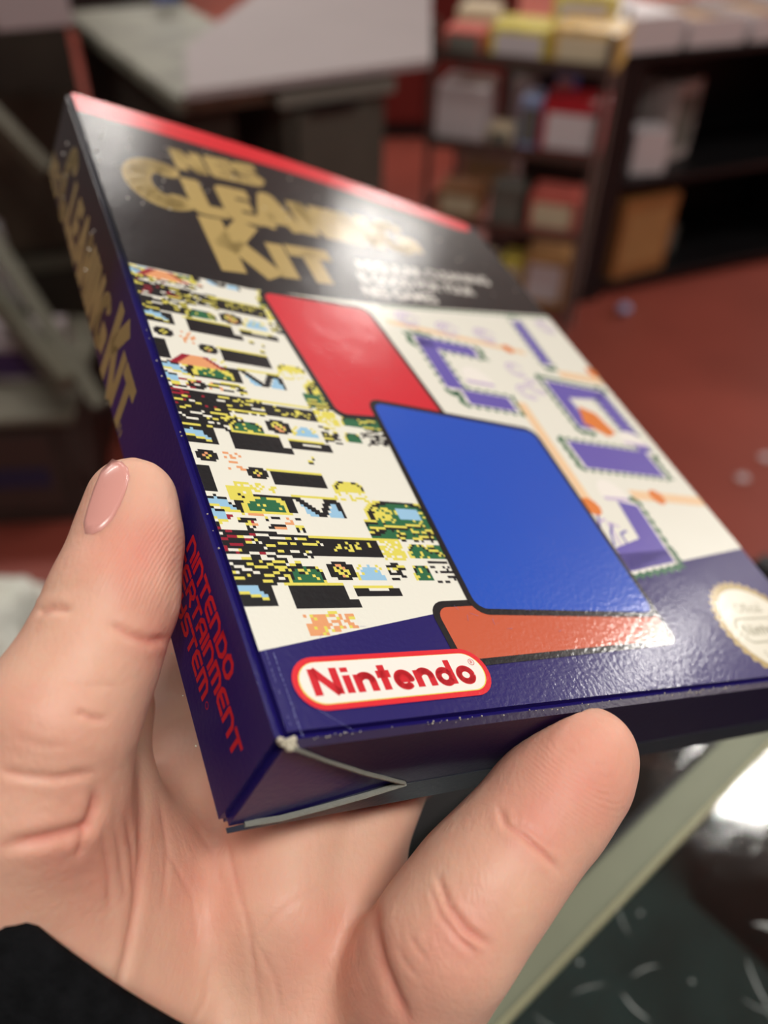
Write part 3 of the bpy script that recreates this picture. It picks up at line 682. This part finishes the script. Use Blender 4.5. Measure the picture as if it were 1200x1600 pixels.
# ---- logo badge
def pill(x0, x1, y0, y1):
    r = (y1 - y0) / 2; c = (y0 + y1) / 2
    return arc(x1 - r, c, r, r, -90, 90, 16) + arc(x0 + r, c, r, r, 90, 270, 16)
I = Ink(); I.poly(pill(3.9, 35.6, 3.9, 11.7), 0, 0); I.poly(pill(4.75, 34.75, 4.7, 10.9), 2, .008); I.poly(pill(4.95, 34.6, 4.85, 10.85), 1, .014)
I.build('logo_badge', [c_red, c_white, c_yel], .13, label='white badge in a red pill border')
LG = {'N': [[(.14, 0), (.14, 1)], [(.14, .97), (.86, .03)], [(.86, 0), (.86, 1)]],
      'i': [[(.5, 0), (.5, .68)], [(.5, .80), (.5, .98)]],
      'n': [[(.17, 0), (.17, .68)], [(.17, .46)] + arc(.52, .40, .31, .22, 130, 0, 8) + [(.83, 0)]],
      't': [[(.5, .98), (.5, 0)], [(.05, .62), (.98, .62)]],
      'e': [[(.17, .36), (.86, .36)] + arc(.5, .34, .34, .28, 5, 320, 18)],
      'd': [[(.83, 0), (.83, 1)], arc(.47, .33, .32, .27, 0, 360, 18)],
      'o': [arc(.5, .33, .34, .27, 0, 360, 20)]}
def logo_word(I, x, y, h_, mi=0):
    sc = h_ / 3.9
    for ch, w_ in (('N', 4.3), ('i', 1.6), ('n', 3.3), ('t', 2.3), ('e', 3.3), ('n', 3.3), ('d', 3.4), ('o', 3.4)):
        w_ *= sc
        for pl in LG[ch]: I.stroke([(x + a * w_, y + b_ * h_) for a, b_ in pl], (1.14 if ch not in 'edo' else 1.02) * sc, mi, 0, 0, True)
        x += w_ + .22 * sc
I = Ink(); logo_word(I, 6.4, 6.0, 3.9)
I.stroke(arc(33.2, 9.3, .5, .5, 0, 360, 14), .09); I.stroke([(33.05, 9.05), (33.05, 9.55), (33.3, 9.5), (33.3, 9.35), (33.05, 9.3)], .08); I.stroke([(33.15, 9.3), (33.35, 9.05)], .08)
I.build('logo_lettering', [c_side_red], .155, label='red rounded lettering')
# ---- seal
I = Ink(); cx, cy, r0 = 113.0, 13.2, 14.4
star = []
for k in range(72):
    rr = r0 if k % 2 else r0 - 1.0; a = 2 * math.pi * k / 72; star.append((cx + rr * math.cos(a), cy - .9 + rr * .86 * math.sin(a)))
I.poly(star, 0, 0); I.poly(arc(cx, cy - .9, 12.0, 10.2, 0, 360, 48)[:-1], 1, .008)
I.poly(pill(cx - 9.5, cx + 9.5, cy - 4.2, cy + 2.0), 2, .012); I.poly(pill(cx - 8.9, cx + 8.9, cy - 3.7, cy + 1.5), 1, .016)
seal = I.build('gold_seal', [c_gold, c_seal, c_sealgrey], .03, label='gold toothed seal with a pale centre')
I = Ink(); logo_word(I, cx - 7.4, cy - 2.3, 2.5); I.build('seal_lettering', [c_sealgrey], .052, parent=seal)
small_text('seal_lettering', 'Official', 1, c_sealgrey, fm(cx - 5, cy + 3.2, 3.4, 3.4, 0, .052), .01, seal)
small_text('seal_lettering', 'Seal of Quality', 1, c_sealgrey, fm(cx - 6.4, cy - 8, 2.2, 3.0, 0, .052), .01, seal)
# ---- spine printing: text runs down the spine, letter tops towards the front
def spine_xf(y0, zb):                                          # text x -> down the spine, text y -> towards the front
    return lambda X, Y: (zb + Y, y0 - X)
I = Ink()
letter(I, 'C', 0, 0, 12, 16.4, 4.4, xf=spine_xf(160, -20.6))
X = 0
for ch, w_ in (('L', 5.8), ('E', 6.4), ('A', 8.2), ('N', 7.2), ('I', 3), ('N', 7.2), ('G', 8.6)):
    letter(I, ch, X, 0, w_, 12.2, 2.9, xf=spine_xf(148, -20.4)); X += w_ * 1.0 + .55
letter(I, 'K', 0, 0, 9.6, 16.2, 3.6, xf=spine_xf(95.5, -21.0)); letter(I, 'I', 0, 0, 3, 11.4, 2.9, xf=spine_xf(86.4, -20.6)); letter(I, 'T', 0, 0, 8.6, 11.4, 2.9, xf=spine_xf(83.0, -20.6))
for k, ch in enumerate('NES'): letter(I, ch, 0, 0, 4.4, 6.4, 1.5, xf=spine_xf(176 - k * 4.9, -20.8))
I.stroke([(-20.4, 76.4), (-18.6, 76.4)], .5); I.stroke([(-20.4, 75), (-18.6, 75)], .5); I.stroke([(-18.6, 77), (-18.6, 75.8)], .4)
I.build('spine_lettering', [c_sgold], .03, 's', label='gold lettering down the spine')
TG = {'N': [[(0, 0), (0, 1), (.65, 1), (1, .72), (1, 0)]], 'I': [[(.5, 0), (.5, 1)]], 'T': [[(-.05, 1), (1.05, 1)], [(.5, 1), (.5, 0)]],
      'E': [[(1, 1), (.25, 1), (0, .8), (0, .2), (.2, 0), (1, 0)], [(0, .5), (.85, .5)]], 'D': [[(0, 1), (.7, 1), (1, .72), (1, .28), (.7, 0), (0, 0), (0, 1)]],
      'O': [[(.25, 1), (.75, 1), (1, .75), (1, .25), (.75, 0), (.25, 0), (0, .25), (0, .75), (.25, 1)]], 'R': [[(0, 0), (0, 1), (.8, 1), (1, .82), (1, .6), (.8, .42), (0, .42)], [(.5, .42), (1, 0)]],
      'A': [[(0, 0), (0, .72), (.3, 1), (1, 1), (1, 0)], [(0, .42), (1, .42)]], 'M': [[(0, 0), (0, 1), (.7, 1), (1, .75), (1, 0)], [(.5, 1), (.5, 0)]],
      'S': [[(1, 1), (.2, 1), (0, .85), (0, .6), (.2, .5), (.8, .5), (1, .4), (1, .15), (.8, 0), (0, 0)]], 'Y': [[(0, 1), (0, .6), (.2, .5), (1, .5)], [(1, 1), (1, .2), (.8, 0), (0, 0)]]}
I = Ink()
for word, ye, zb in (('NINTENDO', 14.4, -8.0), ('ENTERTAINMENT', 5.6, -12.0), ('SYSTEM', 16.9, -16.0)):
    wid = {'I': .1, 'M': 3.0}
    tot = sum(wid.get(c, 2.25) + .95 for c in word) - .95
    X = 0
    for c in word:
        w_ = wid.get(c, 2.25); letter(I, c, X, 0, w_, 2.6, .74, xf=spine_xf(ye + tot, zb), gl=TG, cap=1); X += w_ + .95
I.stroke(arc(-15.3, 15.3, .5, .5, 0, 360, 10), .12)
I.build('spine_small_lettering', [c_side_red], .03, 's', label='red rounded lettering near the foot of the spine')
# dust specks, coloured white to paint in their blurred sparkle
bm = bmesh.new()
for k in range(60):
    if k < 34: c = (rg.uniform(2, 118), rg.uniform(140, 174), .1)
    elif k < 44: c = (rg.uniform(2, 16), rg.uniform(120, 168), .1)
    elif k < 52: c = (-.1, rg.uniform(120, 172), rg.uniform(-18, -1))
    else: c = (rg.uniform(90, 125), rg.uniform(130, 165), .1)
    s = bmesh.ops.create_icosphere(bm, subdivisions=1, radius=.001 * rg.uniform(.14, .30))
    for q in s['verts']: q.co = q.co + Vector(c) / 1000
link('dust_sparkles', bm_mesh(bm, 'dust_sparkles'), mat('speck_white', (225, 220, 210), .2), kit, kind='stuff', label='pale dust specks with painted sparkle over the top of the box')

# ------------------------------------------------------------------ THE HAND (distance field in mm, camera axes)
def C3(px, py, d): return np.array([(px - 600) / FPX * d, (py - 800) / FPX * d, d])
def B3(x, y, z): return BR @ np.array([x, y, z], float) + BT * 1000
VX = .85
lo_ = np.array([-118., -24., 78.]); hi_ = np.array([62., 128., 185.])
N3 = np.ceil((hi_ - lo_) / VX).astype(int)
ax = [lo_[i] + VX * np.arange(N3[i]) for i in range(3)]
def new_field(): return np.full(tuple(N3), 40.0, np.float32)
def capsule(Fd, a, b, ra, rb, k):
    a = np.asarray(a, float); b = np.asarray(b, float); m_ = max(ra, rb) + k + 3
    l = np.minimum(a, b) - m_; h = np.maximum(a, b) + m_
    i0 = np.clip(((l - lo_) / VX).astype(int), 0, N3 - 1); i1 = np.clip(((h - lo_) / VX).astype(int) + 2, 1, N3)
    if np.any(i1 <= i0): return
    X, Y, Z = np.meshgrid(*[ax[i][i0[i]:i1[i]].astype(np.float32) for i in range(3)], indexing='ij')
    ab = b - a; L2 = float(ab @ ab) + 1e-9
    t = np.clip(((X - a[0]) * ab[0] + (Y - a[1]) * ab[1] + (Z - a[2]) * ab[2]) / L2, 0, 1)
    d = np.sqrt((X - a[0] - t * ab[0]) ** 2 + (Y - a[1] - t * ab[1]) ** 2 + (Z - a[2] - t * ab[2]) ** 2) - (ra + (rb - ra) * t)
    sub = Fd[i0[0]:i1[0], i0[1]:i1[1], i0[2]:i1[2]]
    hh = np.maximum(k - np.abs(sub - d), 0) / k
    Fd[i0[0]:i1[0], i0[1]:i1[1], i0[2]:i1[2]] = np.minimum(sub, d) - hh * hh * k * .25
def chain(Fd, pts, k):
    for (a, ra), (b_, rb) in zip(pts[:-1], pts[1:]): capsule(Fd, a, b_, ra, rb, k)
def smin(A, B, k):
    h = np.maximum(k - np.abs(A - B), 0) / k; return np.minimum(A, B) - h * h * k * .25
body = new_field()
# palm slab
PALM = [((310, 1265, 152), (310, 1620, 133), 17, 19), ((390, 1290, 151), (430, 1640, 134), 17, 20), ((442, 1375, 147), (520, 1560, 134), 13, 18),
        ((295, 1090, 184), (325, 1310, 160), 14, 16), ((225, 1150, 176), (255, 1330, 162), 13, 15), ((510, 1500, 130), (540, 1680, 126), 16, 18), ((200, 1500, 135), (150, 1600, 130), 20, 22)]
for a, b_, ra, rb in PALM: capsule(body, C3(*a), C3(*b_), ra, rb, 12)
# thenar mass
capsule(body, C3(20, 1330, 112), C3(60, 1560, 122), 17, 22, 9)
capsule(body, C3(120, 1400, 122), C3(130, 1600, 126), 17, 20, 9)
# web fold beside the box
capsule(body, C3(172, 1255, 120), C3(165, 1480, 124), 5.0, 9, 5)
capsule(body, C3(172, 1255, 120), C3(165, 1110, 134), 5.0, 8, 6)
# wrist and forearm
SLA = np.array([-43.0, 61.5, 127.0]); SLX = np.array([-.61, .77, -.25]); SLX /= np.linalg.norm(SLX)
capsule(body, SLA + SLX * 16, SLA + SLX * 60, 25, 24, 14)
# thumb
th = new_field()
chain(th, [(C3(206, 786, 117), 6.6), (C3(200, 850, 115), 7.2), (C3(178, 935, 111), 8.3), (C3(138, 1035, 107), 8.6), (C3(88, 1130, 104), 9.9), (C3(45, 1240, 105), 12.2), (C3(15, 1350, 112), 16)], 3)
body = smin(body, th, 5)
# three fingers lying along the back of the box
zf = -(BD * 1000)
fing = new_field()
for pts in ([((24, 2, zf - 32), 10), ((27, 36, zf - 12), 8.8), ((38, 66, zf - 8.4), 8.2), ((48, 82, zf - 7.4), 7.2)],
            [((16, -4, zf - 20), 10), ((30, 26, zf - 11), 8.8), ((52, 52, zf - 8.6), 8.4), ((66, 62, zf - 7.6), 7.4)],
            [((24, -4, zf - 19), 9.0), ((44, 18, zf - 11), 8.4), ((68, 34, zf - 8.4), 8.0), ((84, 40, zf - 7.2), 7.0)]):
    f_ = new_field(); chain(f_, [(B3(*p), r) for p, r in pts], 2); fing = smin(fing, f_, .8)
body = smin(body, fing, 6)
# little finger in front of the bottom of the box
pk_ = new_field()
chain(pk_, [(C3(922, 1178, 121.5), 6.9), (C3(902, 1207, 120), 7.9), (C3(855, 1262, 117.5), 8.6), (C3(795, 1335, 114), 8.7), (C3(745, 1395, 112), 9.2), (C3(694, 1468, 110), 9.4), (C3(655, 1525, 113), 9.8), (C3(590, 1640, 124), 13)], 3)
body = smin(body, pk_, 2.2)
body -= 0
# ---- surface nets
def surface_nets(Fd):
    ins = Fd < 0
    c = ins[:-1, :-1, :-1].astype(np.uint8)
    cnt = np.zeros_like(c, dtype=np.int16)
    for dx in (0, 1):
        for dy in (0, 1):
            for dz in (0, 1):
                cnt += ins[dx:dx + N3[0] - 1, dy:dy + N3[1] - 1, dz:dz + N3[2] - 1]
    act = (cnt > 0) & (cnt < 8)
    idx = np.argwhere(act); num = np.full(act.shape, -1, np.int64); num[act] = np.arange(len(idx))
    acc = np.zeros((len(idx), 3)); n = np.zeros(len(idx))
    corners = [(a, b, c_) for a in (0, 1) for b in (0, 1) for c_ in (0, 1)]
    for i in range(8):
        for j in range(i + 1, 8):
            A, B = np.array(corners[i]), np.array(corners[j])
            if np.abs(A - B).sum() != 1: continue
            fa = Fd[tuple((idx + A).T)]; fb = Fd[tuple((idx + B).T)]
            m_ = (fa < 0) != (fb < 0); t = np.where(m_, fa / np.where(m_, fa - fb, 1), 0)
            P = A[None, :] + t[:, None] * (B - A)[None, :]
            acc += P * m_[:, None]; n += m_
    Vt = lo_ + (idx + acc / n[:, None]) * VX
    Fc = []
    for d in range(3):
        e0 = [slice(1, -1)] * 3; e1 = [slice(1, -1)] * 3
        e0[d] = slice(0, -1); e1[d] = slice(1, None)
        A = ins[tuple(e0)]; B = ins[tuple(e1)]
        ch = np.argwhere(A != B)
        off = np.array([1, 1, 1]); off[d] = 0
        base = ch + off
        o1, o2 = [k for k in range(3) if k != d]
        s1 = np.zeros(3, int); s1[o1] = 1; s2 = np.zeros(3, int); s2[o2] = 1
        q = np.stack([num[tuple(base.T)], num[tuple((base - s1).T)], num[tuple((base - s1 - s2).T)], num[tuple((base - s2).T)]], 1)
        ina = A[tuple(ch.T)]
        flip = ina if d != 1 else ~ina
        q[~flip] = q[~flip][:, ::-1]
        Fc.append(q)
    Fc = np.concatenate(Fc); Fc = Fc[(Fc >= 0).all(1)]
    return Vt, Fc
Vt, Fc = surface_nets(body)
def smooth(V, Fc, it, lam=.5):
    E = np.concatenate([Fc[:, [0, 1]], Fc[:, [1, 2]], Fc[:, [2, 3]], Fc[:, [3, 0]]]); E = np.concatenate([E, E[:, ::-1]])
    deg = np.bincount(E[:, 0], minlength=len(V))[:, None]
    for _ in range(it):
        s_ = np.stack([np.bincount(E[:, 0], weights=V[E[:, 1], c], minlength=len(V)) for c in range(3)], 1)
        V = V + lam * (s_ / np.maximum(deg, 1) - V)
    return V
Vt = smooth(Vt, Fc, 4)
# keep the largest component only is unnecessary: all pieces are blended
me = mesh('hand_base', Vt, Fc.tolist())
tmp = bpy.data.objects.new('hand_tmp', me); COL.objects.link(tmp)
md = tmp.modifiers.new('s', 'SUBSURF'); md.levels = 1; md.render_levels = 1
bpy.context.view_layer.update()
hand_me = bpy.data.meshes.new_from_object(tmp.evaluated_get(bpy.context.evaluated_depsgraph_get()))
bpy.data.objects.remove(tmp); bpy.data.meshes.remove(me)
nv = len(hand_me.vertices)
P = np.empty(nv * 3); hand_me.vertices.foreach_get('co', P); P = P.reshape(-1, 3)
Nn = np.empty(nv * 3); hand_me.vertices.foreach_get('normal', Nn); Nn = Nn.reshape(-1, 3)
view = P / np.linalg.norm(P, axis=1)[:, None]
facing = -(Nn * view).sum(1)
if np.median((Nn * (P - P.mean(0))).sum(1)) < 0: Nn = -Nn; facing = -facing; hand_me.flip_normals()
# creases: paths over the skin, given where the lines of the palm run; carved into the surface along its normal
CR = [
 ([(778, 1258), (790, 1288), (820, 1308), (850, 1334), (874, 1362)], .40, .7), ([(800, 1280), (835, 1300), (868, 1330)], .2, .6),
 ([(683, 1368), (700, 1415), (728, 1452), (768, 1480)], .42, .7), ([(672, 1385), (688, 1430), (715, 1465), (748, 1492)], .25, .6),
 ([(58, 957), (80, 950), (110, 952)], .5, .8), ([(172, 972), (200, 992), (232, 1002), (262, 998)], .45, .9),
 ([(118, 1112), (142, 1122), (168, 1126)], .35, .7), ([(0, 1205), (40, 1212), (90, 1216), (150, 1206)], .35, .8),
 ([(150, 1232), (148, 1262), (138, 1288), (110, 1300), (60, 1312), (0, 1322)], .7, 1.1), ([(138, 1288), (128, 1310), (122, 1340)], .35, .8),
 ([(216, 1180), (222, 1250), (221, 1330), (212, 1420), (196, 1500), (178, 1570)], .42, 1.0),
 ([(180, 1290), (188, 1340), (196, 1400)], .16, .6), ([(160, 1300), (170, 1360), (172, 1420)], .22, .7), ([(196, 1270), (206, 1330), (208, 1390)], .22, .6),
  ([(350, 1290), (366, 1370), (388, 1450), (400, 1540), (410, 1600)], .16, .7),
 ([(300, 1280), (330, 1330), (345, 1380)], .12, .7), ([(388, 1478), (420, 1440), (470, 1400), (520, 1370)], .12, .7), ([(250, 1250), (262, 1330), (255, 1420)], .15, .7),
 ([(262, 1330), (300, 1400), (310, 1480)], .10, .6), ([(400, 1470), (430, 1530), (440, 1590)], .12, .6), ([(330, 1500), (322, 1560), (300, 1600)], .12, .6),
 ([(584, 1400), (586, 1450), (596, 1500), (614, 1545), (640, 1600)], .5, 1.2),
 ([(640, 1460), (650, 1480), (668, 1500)], .12, .5), ([(622, 1480), (634, 1505), (655, 1530)], .12, .5), ([(20, 1150), (60, 1165), (110, 1165)], .12, .6), ([(90, 1060), (130, 1072), (190, 1070)], .1, .6),
]
disp = np.zeros(nv)
for pl, dep, wd in CR:
    best = np.full(nv, 1e9)
    pxs = np.stack([600 + FPX * P[:, 0] / P[:, 2], 800 + FPX * P[:, 1] / P[:, 2]], 1)
    tt = np.zeros(nv); L = len(pl) - 1
    for i in range(L):
        a = np.array(pl[i], float); b_ = np.array(pl[i + 1], float); ab = b_ - a
        t = np.clip(((pxs - a) @ ab) / (ab @ ab), 0, 1)
        d = np.linalg.norm(pxs - a - t[:, None] * ab, axis=1)
        m_ = d < best; best[m_] = d[m_]; tt[m_] = (i + t[m_]) / L
    dmm = best / FPX * P[:, 2]
    fade = np.clip(np.minimum(tt, 1 - tt) * 6 + .15, 0, 1)
    amt = fade * (-dep * np.exp(-(dmm / (wd * .6)) ** 2) + dep * .28 * np.exp(-((dmm - wd * 1.5) / (wd * .9)) ** 2))
    disp += np.where(facing > .05, amt, 0)
P2 = P + Nn * disp[:, None]
# flesh flattens where it presses the box
Bq = (P2 - BT * 1000) @ BR
ins = (Bq[:, 0] > -.12) & (Bq[:, 1] > -.45) & (Bq[:, 2] > -BD * 1000 - .12) & (Bq[:, 2] < 0) & (Bq[:, 0] < BW * 1000) & (Bq[:, 1] < BH * 1000)
dl = np.stack([Bq[:, 0] + .12, Bq[:, 1] + .45, Bq[:, 2] + BD * 1000 + .12], 1)
ch = dl.argmin(1)
print('hand verts', nv, 'inside box', int(ins.sum()), 'max depth', float(dl.min(1)[ins].max()) if ins.any() else 0)
for d in range(3):
    m_ = ins & (ch == d); Bq[m_, d] = (-.12, -.45, -BD * 1000 - .12)[d]
P2 = Bq @ BR.T + BT * 1000
hand_me.vertices.foreach_set('co', (cam2world(P2 / 1000)).ravel()); hand_me.update()
hand_me.polygons.foreach_set('use_smooth', [True] * len(hand_me.polygons))
# blotches of redder and paler skin: pads, folds, heel of the hand
red = np.zeros(nv)
pxs = np.stack([600 + FPX * P[:, 0] / P[:, 2], 800 + FPX * P[:, 1] / P[:, 2]], 1)
for (x, y, r, s_) in ((895, 1225, 120, .5), (215, 860, 80, .55), (640, 1560, 110, .32), (120, 1330, 110, .35), (500, 1500, 110, .18), (60, 1110, 80, .2), (820, 1300, 60, .2), (720, 1450, 60, .35), (330, 1350, 90, .3), (245, 1000, 40, .5)):
    red += s_ * np.exp(-((pxs[:, 0] - x) ** 2 + (pxs[:, 1] - y) ** 2) / r ** 2)
red += np.clip(-disp, 0, 1) * .5
at = hand_me.attributes.new('flush', 'FLOAT', 'POINT'); at.data.foreach_set('value', np.clip(red, 0, 1).astype(np.float32))
m_skin = bpy.data.materials.new('skin'); m_skin.use_nodes = True; nt = m_skin.node_tree; b = nt.nodes['Principled BSDF']
b.inputs['Roughness'].default_value = .5; b.inputs['Subsurface Weight'].default_value = .35
b.inputs['Subsurface Radius'].default_value = (1.0, .35, .2); b.inputs['Subsurface Scale'].default_value = .0032
b.inputs['Specular IOR Level'].default_value = .4
tc = nt.nodes.new('ShaderNodeTexCoord'); an = nt.nodes.new('ShaderNodeAttribute'); an.attribute_name = 'flush'
n1 = nt.nodes.new('ShaderNodeTexNoise'); n1.inputs['Scale'].default_value = 140; n1.inputs['Detail'].default_value = 5
nt.links.new(tc.outputs['Object'], n1.inputs['Vector'])
ad = nt.nodes.new('ShaderNodeMath'); ad.operation = 'MULTIPLY_ADD'; ad.inputs[1].default_value = .55; ad.use_clamp = True
nt.links.new(n1.outputs['Fac'], ad.inputs[0])
sb = nt.nodes.new('ShaderNodeMath'); sb.operation = 'SUBTRACT'; sb.inputs[1].default_value = .22; nt.links.new(an.outputs['Fac'], sb.inputs[0]); nt.links.new(sb.outputs[0], ad.inputs[2])
mx = nt.nodes.new('ShaderNodeMix'); mx.data_type = 'RGBA'; mx.inputs['A'].default_value = (*lin((228, 182, 158)), 1); mx.inputs['B'].default_value = (*lin((216, 126, 112)), 1)
nt.links.new(ad.outputs[0], mx.inputs['Factor']); nt.links.new(mx.outputs['Result'], b.inputs['Base Color'])
vo = nt.nodes.new('ShaderNodeTexVoronoi'); vo.feature = 'DISTANCE_TO_EDGE'; vo.inputs['Scale'].default_value = 900
mp = nt.nodes.new('ShaderNodeMapping'); mp.inputs['Scale'].default_value = (1, .45, 1); mp.inputs['Rotation'].default_value = (.3, .2, .8)
nt.links.new(tc.outputs['Object'], mp.inputs['Vector']); nt.links.new(mp.outputs['Vector'], vo.inputs['Vector'])
n2 = nt.nodes.new('ShaderNodeTexNoise'); n2.inputs['Scale'].default_value = 380; n2.inputs['Detail'].default_value = 6; nt.links.new(tc.outputs['Object'], n2.inputs['Vector'])
b1 = nt.nodes.new('ShaderNodeBump'); b1.inputs['Distance'].default_value = .00010; b1.inputs['Strength'].default_value = .7; nt.links.new(vo.outputs['Distance'], b1.inputs['Height'])
b2 = nt.nodes.new('ShaderNodeBump'); b2.inputs['Distance'].default_value = .00020; b2.inputs['Strength'].default_value = .7; nt.links.new(n2.outputs['Fac'], b2.inputs['Height']); nt.links.new(b1.outputs['Normal'], b2.inputs['Normal'])
# friction ridges on the finger and thumb pads
pad = np.zeros(nv)
for (x, y, r) in ((915, 1200, 85), (235, 880, 75)): pad += np.exp(-(((pxs[:, 0] - x) ** 2 + (pxs[:, 1] - y) ** 2) / r ** 2) ** 2)
at2 = hand_me.attributes.new('pad', 'FLOAT', 'POINT'); at2.data.foreach_set('value', np.clip(pad, 0, 1).astype(np.float32))
cpad = cam2world(C3(905, 1190, 118) / 1000)
mp2 = nt.nodes.new('ShaderNodeMapping'); mp2.inputs['Location'].default_value = tuple(-cpad); nt.links.new(tc.outputs['Object'], mp2.inputs['Vector'])
wv = nt.nodes.new('ShaderNodeTexWave'); wv.wave_type = 'RINGS'; wv.rings_direction = 'SPHERICAL'; wv.inputs['Scale'].default_value = 620; wv.inputs['Distortion'].default_value = 2.2; wv.inputs['Detail Scale'].default_value = 1.2
nt.links.new(mp2.outputs['Vector'], wv.inputs['Vector'])
pa = nt.nodes.new('ShaderNodeAttribute'); pa.attribute_name = 'pad'
mm = nt.nodes.new('ShaderNodeMath'); mm.operation = 'MULTIPLY'; nt.links.new(wv.outputs['Fac'], mm.inputs[0]); nt.links.new(pa.outputs['Fac'], mm.inputs[1])
b3 = nt.nodes.new('ShaderNodeBump'); b3.inputs['Distance'].default_value = .00004; nt.links.new(mm.outputs[0], b3.inputs['Height']); nt.links.new(b2.outputs['Normal'], b3.inputs['Normal'])
nt.links.new(b3.outputs['Normal'], b.inputs['Normal'])
person = link('person', hand_me, m_skin, label="person's left hand in a black sleeve holding the boxed kit", category='person')
# thumbnail: a thin plate lying on the skin of the thumb's outer side
bvh = BVHTree.FromPolygons([tuple(q) for q in cam2world(P2 / 1000)], [tuple(p.vertices) for p in hand_me.polygons])
nail_px = [(178, 716), (190, 721), (200, 731), (203, 744), (198, 765), (188, 790), (176, 812), (160, 828), (146, 835), (133, 834), (131, 822), (138, 795), (148, 765), (160, 735)]
rows = []
cxn, cyn = np.mean(nail_px, 0); bm = bmesh.new()
rings = []
for s_ in (0, .3, .55, .78, .92, 1.0):
    rg_ = []
    for (x, y) in nail_px:
        X, Y = cxn + (x - cxn) * s_, cyn + (y - cyn) * s_
        dW = Vector(CAM @ ray(X, Y)).normalized(); hit = bvh.ray_cast(Vector(EYE), dW)
        if hit[0] is None:
            X, Y = X + 8, Y + 2; dW = Vector(CAM @ ray(X, Y)).normalized(); hit = bvh.ray_cast(Vector(EYE), dW)
        if hit[0] is None: near = bvh.find_nearest(Vector(cam2world(C3(X, Y, 114) / 1000))); pos, nor = near[0], near[1]
        else: pos, nor = hit[0], hit[1]
        if nor.dot(Vector(EYE) - pos) < 0: nor = -nor
        rg_.append(pos + nor * (.00042 if s_ < .95 else .00005))
    rings.append(rg_)
vv = [[bm.verts.new(p) for p in r] for r in rings[1:]]; c0 = bm.verts.new(rings[0][0]); n = len(nail_px)
for k in range(n):
    bm.faces.new((c0, vv[0][k], vv[0][(k + 1) % n]))
    for r in range(len(vv) - 1): bm.faces.new((vv[r][k], vv[r + 1][k], vv[r + 1][(k + 1) % n], vv[r][(k + 1) % n]))
bmesh.ops.recalc_face_normals(bm, faces=bm.faces)
nm = bm_mesh(bm, 'thumbnail')
for p in nm.polygons: p.use_smooth = True
m_nail = mat('nail', (222, 160, 150), .28, coat=.3)
link('thumbnail', nm, m_nail, person, label='pink glossy thumbnail')
# sleeve cuff: black knitted tube around the wrist
m_sl = mat('black_knit', (16, 17, 19), .95, bump=.0005, bscale=900, var=.4, vscale=300, spec=.1)
c_a = SLA; axis = SLX
e1 = np.cross(axis, [0, 0, 1.]); e1 /= np.linalg.norm(e1); e2 = np.cross(e1, axis)
bm = bmesh.new(); rings = []; NS = 64
prof = [(-2, .94), (-3.2, .97), (-3.0, 1.0), (-1.5, 1.03), (4, 1.04), (12, 1.03), (16, 1.0), (22, 1.04), (45, 1.08), (90, 1.12), (135, 1.15), (135, 1.0), (60, .97), (10, .93), (-2, .94)]
for (s_, f_) in prof:
    r_ = []
    for k in range(NS):
        a = 2 * math.pi * k / NS; wob = 1 + .006 * math.sin(3 * a + s_ * .1) + .012 * math.sin(5 * a + s_ * .25)
        q = c_a + axis * (s_ + 0.4 * math.sin(2 * a)) + (e1 * math.cos(a) * 36 + e2 * math.sin(a) * 33) * f_ * wob
        r_.append(bm.verts.new(tuple(cam2world(q / 1000))))
    rings.append(r_)
for i in range(len(rings) - 1):
    for k in range(NS): bm.faces.new((rings[i][k], rings[i][(k + 1) % NS], rings[i + 1][(k + 1) % NS], rings[i + 1][k]))
bmesh.ops.remove_doubles(bm, verts=bm.verts, dist=1e-6); bmesh.ops.recalc_face_normals(bm, faces=bm.faces)
sm = bm_mesh(bm, 'sleeve')
for p in sm.polygons: p.use_smooth = True
link('sleeve', sm, m_sl, person, label='black knitted sleeve cuff')
